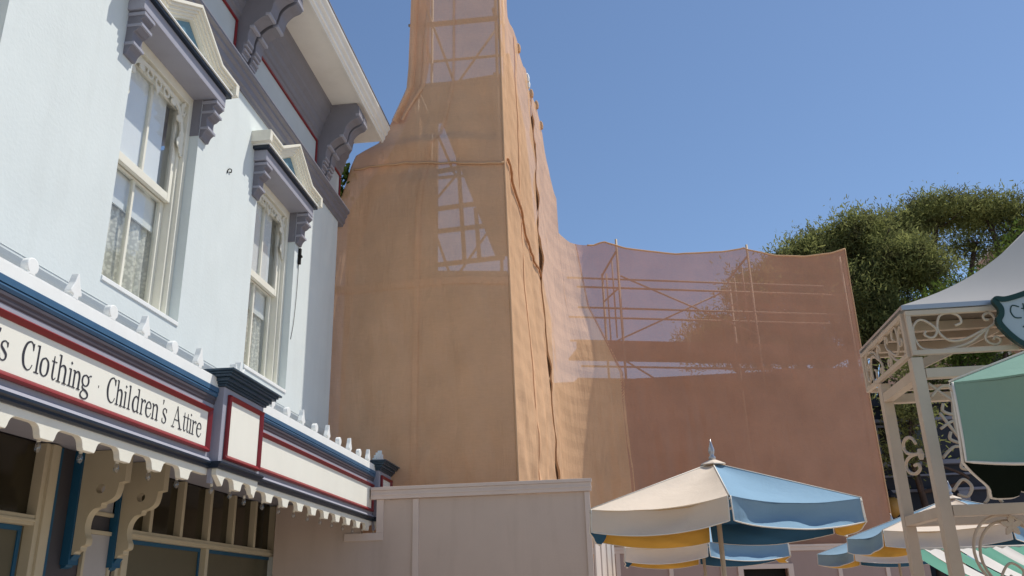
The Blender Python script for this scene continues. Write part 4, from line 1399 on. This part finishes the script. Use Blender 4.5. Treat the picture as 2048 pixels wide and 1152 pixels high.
# concave tent roof
RC = np.array([(KX0 + KX1) / 2, (KY0 + KY1) / 2, 4.12])
EZ = 3.168
e_ = .012
C4 = [np.array([KX0 - e_, KY0 - e_, EZ]), np.array([KX1 + e_, KY0 - e_, EZ]), np.array([KX1 + e_, KY1 + e_, EZ]), np.array([KX0 - e_, KY1 + e_, EZ])]
MB().box(KX0 - e_, KX1 + e_, KY0 - e_ - .004, KY0 - e_ + .02, EZ - .016, EZ + .012).box(KX0 - e_, KX1 + e_, KY1 + e_ - .02, KY1 + e_, EZ - .016, EZ + .012).box(KX0 - e_ - .001, KX0 - e_ + .02, KY0, KY1 + e_ - .021, EZ - .004, EZ + .011).build('eave_strip', M_ALU, ki)


def roofp(i, u, v, lift=0):
    e = C4[i] + (C4[(i + 1) % 4] - C4[i]) * u
    p = e + (RC - e) * v
    h = v - .16 * math.sin(math.pi * v) * (1 - .3 * v)
    p[2] = EZ + .012 + (RC[2] - EZ) * h + lift
    return p


for i in range(4):
    MB().grid(lambda u, v: roofp(i, u, v), 16, 16).build('roof_panel', M_TENT, ki, smooth=True)
    # navy top with a scalloped lower edge
    rc_ = MB().grid(lambda u, v: roofp(i, u, .72 + .06 * abs(math.sin(u * math.pi * 4)) * (1 - v) + .28 * v, .008), 48, 6).build('navy_roof_cap', M_TENTNAVY, ki, smooth=True)
MB().lathe([(.05, 0), (.06, .04), (.03, .08), (.05, .14), (.02, .24), (.003, .32)], (RC[0], RC[1], RC[2] - .02), 10).build('roof_finial', M_ALU, ki, smooth=True)

# shield shaped sign hung on the kiosk
sg = thing('shield_sign', (2.42, 4.93, 3.0), 'pale shield shaped sign with dark green scrolled border hung on the kiosk frieze', 'sign')
half = [(0, 3.20), (-.08, 3.175), (-.15, 3.16), (-.195, 3.165), (-.205, 3.15), (-.185, 3.11), (-.19, 3.07), (-.21, 3.03), (-.18, 2.97), (-.13, 2.91), (-.06, 2.86), (0, 2.84)]
hs = smooth_pts(half, 4)
outl = [(2.42 + p[0], p[1]) for p in hs] + [(2.42 - p[0], p[1]) for p in reversed(hs[1:-1])]
MB().prism(outl, 'y', 4.925, 4.945).build('board', M_SIGNGREY, sg)
MB().ribbon([(p[0], p[1], .03) for p in outl], 'y', 4.915, 4.947, closed=True).build('border', M_SIGNGREEN, sg)
for p in ([(2.335, 3.11), (2.30, 3.12), (2.285, 3.085), (2.30, 3.05), (2.335, 3.045)], [(2.36, 3.13), (2.36, 3.04)], [(2.345, 3.10), (2.385, 3.10)], [(2.33, 2.99), (2.36, 3.005), (2.39, 2.985)], [(2.42, 3.11), (2.42, 3.04), (2.45, 3.04), (2.45, 3.11)]):
    MB().ribbon([(q[0], q[1], .006) for q in smooth_pts(p, 5)], 'y', 4.9215, 4.926).build('lettering', M_SIGNGREEN, sg)

# ============================================================ STRIPED AWNING CART
aw = thing('striped_awning', (4.2, 9.0, 0), 'green and white striped awning on a stand behind the iron kiosk', 'awning')
n_ = 16
for k in range(n_):
    x0 = 2.9 + k * .16

    def stripe(u, v, x0=x0):
        return (x0 + .16 * u + .30 * v, 9.55 - .95 * v, 2.03 - .42 * v - .03 * math.sin(math.pi * v) + .01 * math.sin(u * 9 + k))
    MB().grid(stripe, 3, 8).build('stripe', M_SGREEN if k % 2 == 0 else M_SWHITE, aw, smooth=True)
for x_ in (2.98, 5.4):
    MB().tube([(x_, 9.55, 0), (x_, 9.55, 2.02)], .025, 8).build('post', M_POLE, aw, smooth=True)
MB().tube([(2.9, 9.55, 2.02), (5.46, 9.55, 2.02)], .02, 8).build('top_bar', M_POLE, aw, smooth=True)

# ============================================================ FAR BUILDINGS
nb = thing('navy_shop', (11, 29, 0), 'dark navy shopfront with stepped cornices behind the kiosk', 'building')
MB().box(7.6, 18, 28.4, 34, 0, 7.2).build('wall', M_NAVYB, nb)
for (z_, h, p) in ((7.2, .28, .35), (6.72, .10, .2), (5.35, .14, .22), (5.02, .06, .12), (4.55, .08, .15)):
    MB().box(7.55, 18.1, 28.4 - p, 28.41, z_, z_ + h).build('cornice', M_NAVYT if h < .2 else M_NAVYB, nb, bevel=.01)
for x_ in (7.75, 10.4, 13.0):
    MB().box(x_, x_ + .3, 28.25, 28.399, 0, 4.54).build('pilaster', M_NAVYT, nb)
for x_ in (8.3, 9.3, 10.9, 11.9):
    wf = MB().box(x_, x_ + .75, 28.33, 28.399, 5.6, 6.65).build('window', M_NAVYT, nb)
    MB().box(x_ + .08, x_ + .67, 28.318, 28.329, 5.68, 6.57).build('pane', M_SHOPDARK, wf)
lp = thing('amber_lamp', (8.3, 27.9, 4.0), 'round amber lamp globe on a bracket by the navy shopfront', 'lamp')
MB().lathe([(.05, -.32), (.2, -.2), (.27, 0), (.2, .2), (.05, .3)], (8.3, 27.9, 4.1), 14).build('globe', M_LAMP, lp, smooth=True)
MB().lathe([(.12, .27), (.14, .32), (.02, .5)], (8.3, 27.9, 4.1), 10).build('cap', M_NAVYB, lp)
MB().tube([(8.3, 28.3, 4.6), (8.3, 27.9, 4.62)], .03, 6).build('arm', M_NAVYB, lp)
tb = thing('tan_building', (20, 42, 0), 'tan building with a pale capped chimney rising beyond the tent roof', 'building')
MB().box(15.5, 34, 39, 50, 0, 14.2).build('wall', M_TANB, tb)
MB().box(15.2, 34.2, 38.7, 50.3, 14.2, 14.6).build('coping', M_ROOFW, tb, bevel=.03)
ch = MB().prism([(17.6, 14.6), (21.2, 14.6), (20.9, 16.4), (18.0, 16.4)], 'y', 39.3, 41).build('chimney', M_TANB, tb)
MB().box(17.9, 21.0, 39.2, 41.1, 16.4, 16.65).build('chimney_cap', M_ROOFW, ch)
for k in range(5):
    wf = MB().box(16.6 + k * 2.6, 17.7 + k * 2.6, 38.93, 38.999, 9.6, 11.6).build('window', M_ROOFW, tb)
    MB().box(16.75 + k * 2.6, 17.55 + k * 2.6, 38.91, 38.929, 9.75, 11.45).build('pane', M_SHOPDARK, wf)

# ============================================================ TREES
rng = np.random.default_rng(5)


def leaf_mesh(name, lobes, m_, parent, size, aspect, per, spread=.30):
    """needle tufts: clumps spread through the lobes' outer shells, every leaf a small face"""
    V, Fc = [], []
    o0 = origin_of(parent)
    for (cx, cy, cz, rx, ry, rz, n) in lobes:
        n = n if spread < .2 else max(8, int(n * .5))
        d = rng.normal(size=(n, 3))
        d /= np.linalg.norm(d, axis=1)[:, None]
        d[:, 2] = np.where(d[:, 2] < -.35, -d[:, 2] * .6, d[:, 2])
        rad = (rng.random(n) ** .45)
        # break the outline into tufts
        tu = np.array([noise.noise(Vector((q[0] * 3 + cx, q[1] * 3 + cy, q[2] * 3 + cz))) for q in d])
        rad = rad * (0.88 + .32 * tu)
        cen = np.array([cx, cy, cz]) + d * rad[:, None] * np.array([rx, ry, rz])
        for k in range(n):
            m0 = per
            off = rng.normal(size=(m0, 3)) * spread
            dirs = rng.normal(size=(m0, 3)) + d[k] * .7 + np.array([0, 0, .45])
            dirs /= np.linalg.norm(dirs, axis=1)[:, None]
            sd_ = np.cross(dirs, rng.normal(size=(m0, 3)))
            sd_ /= (np.linalg.norm(sd_, axis=1)[:, None] + 1e-9)
            L = size * (.7 + .8 * rng.random((m0, 1)))
            p = cen[k] + off
            a = p - sd_ * L * aspect
            b = p + sd_ * L * aspect
            c = p + dirs * L + sd_ * L * aspect * .5
            e = p + dirs * L - sd_ * L * aspect * .5
            V.append(np.stack([a, b, c, e], 1).reshape(-1, 3))
    V = np.concatenate(V) - o0
    nf = len(V) // 4
    me = bpy.data.meshes.new(name)
    me.vertices.add(len(V))
    me.vertices.foreach_set('co', V.astype(np.float32).ravel())
    me.loops.add(nf * 4)
    me.loops.foreach_set('vertex_index', np.arange(nf * 4, dtype=np.int32))
    me.polygons.add(nf)
    me.polygons.foreach_set('loop_start', np.arange(0, nf * 4, 4, dtype=np.int32))
    me.update(calc_edges=True)
    me.materials.append(m_)
    o = bpy.data.objects.new(name, me)
    S.collection.objects.link(o)
    o.parent = parent
    return o


def tree(label, base, lobes, trunk_r, m_, size=.12, aspect=.17, per=125, fork=5.0, name='pine_tree', group=None):
    t = thing(name, (base[0], base[1], 0), label, 'tree', group)
    tops = [np.array(l[:3]) for l in lobes]
    fk = np.array([base[0], base[1], fork])
    MB().tube(smooth_pts([(base[0], base[1], 0), (base[0] + .15, base[1], fork * .5), tuple(fk)], 5), [trunk_r * (1 - .35 * i / 10) for i in range(11)], 9).build('trunk', M_BARK, t, smooth=True)
    for k, p in enumerate(tops):
        mid = fk + (p - fk) * .5 + np.array([rng.normal() * .5, rng.normal() * .3, -.4])
        end = p + np.array([rng.normal() * .4, 0, lobes[k][5] * .35])
        pts = smooth_pts([fk - np.array([0, 0, .5]), mid, p, end], 6)
        MB().tube(pts, [trunk_r * .5 * (1 - .85 * i / (len(pts) - 1)) for i in range(len(pts))], 6).build('limb', M_BARK, t, smooth=True)
        tw = MB()
        for q in range(7):
            dd = rng.normal(size=3)
            dd /= np.linalg.norm(dd)
            dd[2] = abs(dd[2]) * .7
            e = p + dd * np.array(lobes[k][3:6]) * .9
            s0 = pts[int(len(pts) * (.45 + .4 * rng.random()))]
            mm = (s0 + e) / 2 + rng.normal(size=3) * .2
            tw.tube(smooth_pts([s0, mm, e], 4), [trunk_r * .13 * (1 - .7 * i / 8) for i in range(9)], 5)
        tw.build('branch', M_BARK, t, smooth=True)
    leaf_mesh('crown', lobes, m_, t, size, aspect, per)
    return t


tree('broad dense dark pine rising behind the netted scaffold wall', (8.6, 33.5), [
    (4.6, 33, 10.8, 1.9, 1.8, 1.2, 200), (6.3, 33, 12.7, 1.7, 1.7, 1.2, 220), (8.2, 33.4, 13.9, 2.0, 1.9, 1.4, 320), (10.2, 33.2, 14.6, 2.1, 1.8, 1.4, 320),
    (6.8, 33.5, 10.8, 2.3, 2, 1.5, 300), (9.0, 32.4, 12.1, 2.3, 2, 1.7, 380), (11.4, 32.6, 13.0, 2.2, 1.9, 1.8, 380), (10.4, 32.2, 10.6, 2.2, 1.9, 1.6, 340), (8.0, 33, 8.6, 2.2, 1.9, 1.3, 220), (12.8, 33.4, 10.9, 1.8, 1.6, 1.5, 240), (11.7, 33, 8.3, 1.5, 1.5, 1.0, 90)], .55, M_LEAF, group='pines beyond the terrace')
tree('tall open crowned pine with bare limbs showing beyond the tent roof', (14.6, 36), [
    (12.6, 36, 16.1, 1.7, 1.6, 1.0, 150), (14.6, 36, 16.9, 1.9, 1.7, .95, 170), (16.8, 36.2, 16.7, 1.9, 1.7, 1.0, 170), (18.6, 36, 15.7, 1.6, 1.6, 1.3, 130), (17.9, 36, 14.0, 1.6, 1.5, 1.0, 80), (13.2, 35.5, 14.6, 1.4, 1.4, .8, 60), (15.8, 36, 15.2, 1.2, 1.2, .6, 30), (19.6, 36, 12.6, 1.7, 1.6, 1.2, 90), (15.2, 36.4, 12.7, 1.6, 1.4, .9, 60)], .42, M_LEAF, fork=9.5, group='pines beyond the terrace')
tree('small bright leafy tree between the pines and the kiosk roof', (12.2, 29.5), [
    (11.6, 29.5, 10.4, 1.0, 1.0, .9, 110), (12.8, 29.5, 10.9, 1.1, 1, .9, 110), (13.9, 29.5, 11.6, 1.1, 1, .9, 90), (12.0, 29.5, 9.1, 1.3, 1.1, .9, 90), (15.0, 29.8, 12.6, 1.1, 1, .9, 70)], .18, M_LEAFB, size=.12, per=70, fork=7.0, name='leafy_tree')
tree('feathery low tree beside the right end of the netting', (9.2, 28.0), [
    (9.0, 27, 6.7, .9, .9, .6, 40), (9.5, 27.5, 8.3, .9, .9, .7, 40), (8.7, 27, 5.5, .8, .8, .6, 30)], .14, M_LEAF, size=.12, per=60, fork=5.0, name='leafy_tree')

# climbing plant at the far end of the shop
vn = thing('climbing_vine', (-4.25, 12.7, 3.3), 'yellow green vine leaves showing between the shop end and the netting', 'plant')
MB().tube(smooth_pts([(-4.38, 12.6, 3.3), (-4.42, 12.6, 5.5), (-4.40, 12.62, 7.3), (-4.30, 12.6, 8.2), (-4.15, 12.6, 8.55)], 6), .012, 5).build('stem', M_BARK, vn, smooth=True)
leaf_mesh('leaves', [(-4.32, 12.62, 7.75, .08, .1, .25, 16), (-4.25, 12.62, 8.1, .08, .1, .2, 12), (-4.15, 12.62, 8.45, .08, .1, .1, 8)], M_LEAFB, vn, .08, .4, 6, .06)

S.render.film_transparent = False
S.cycles.max_bounces = 8
S.cycles.transparent_max_bounces = 16
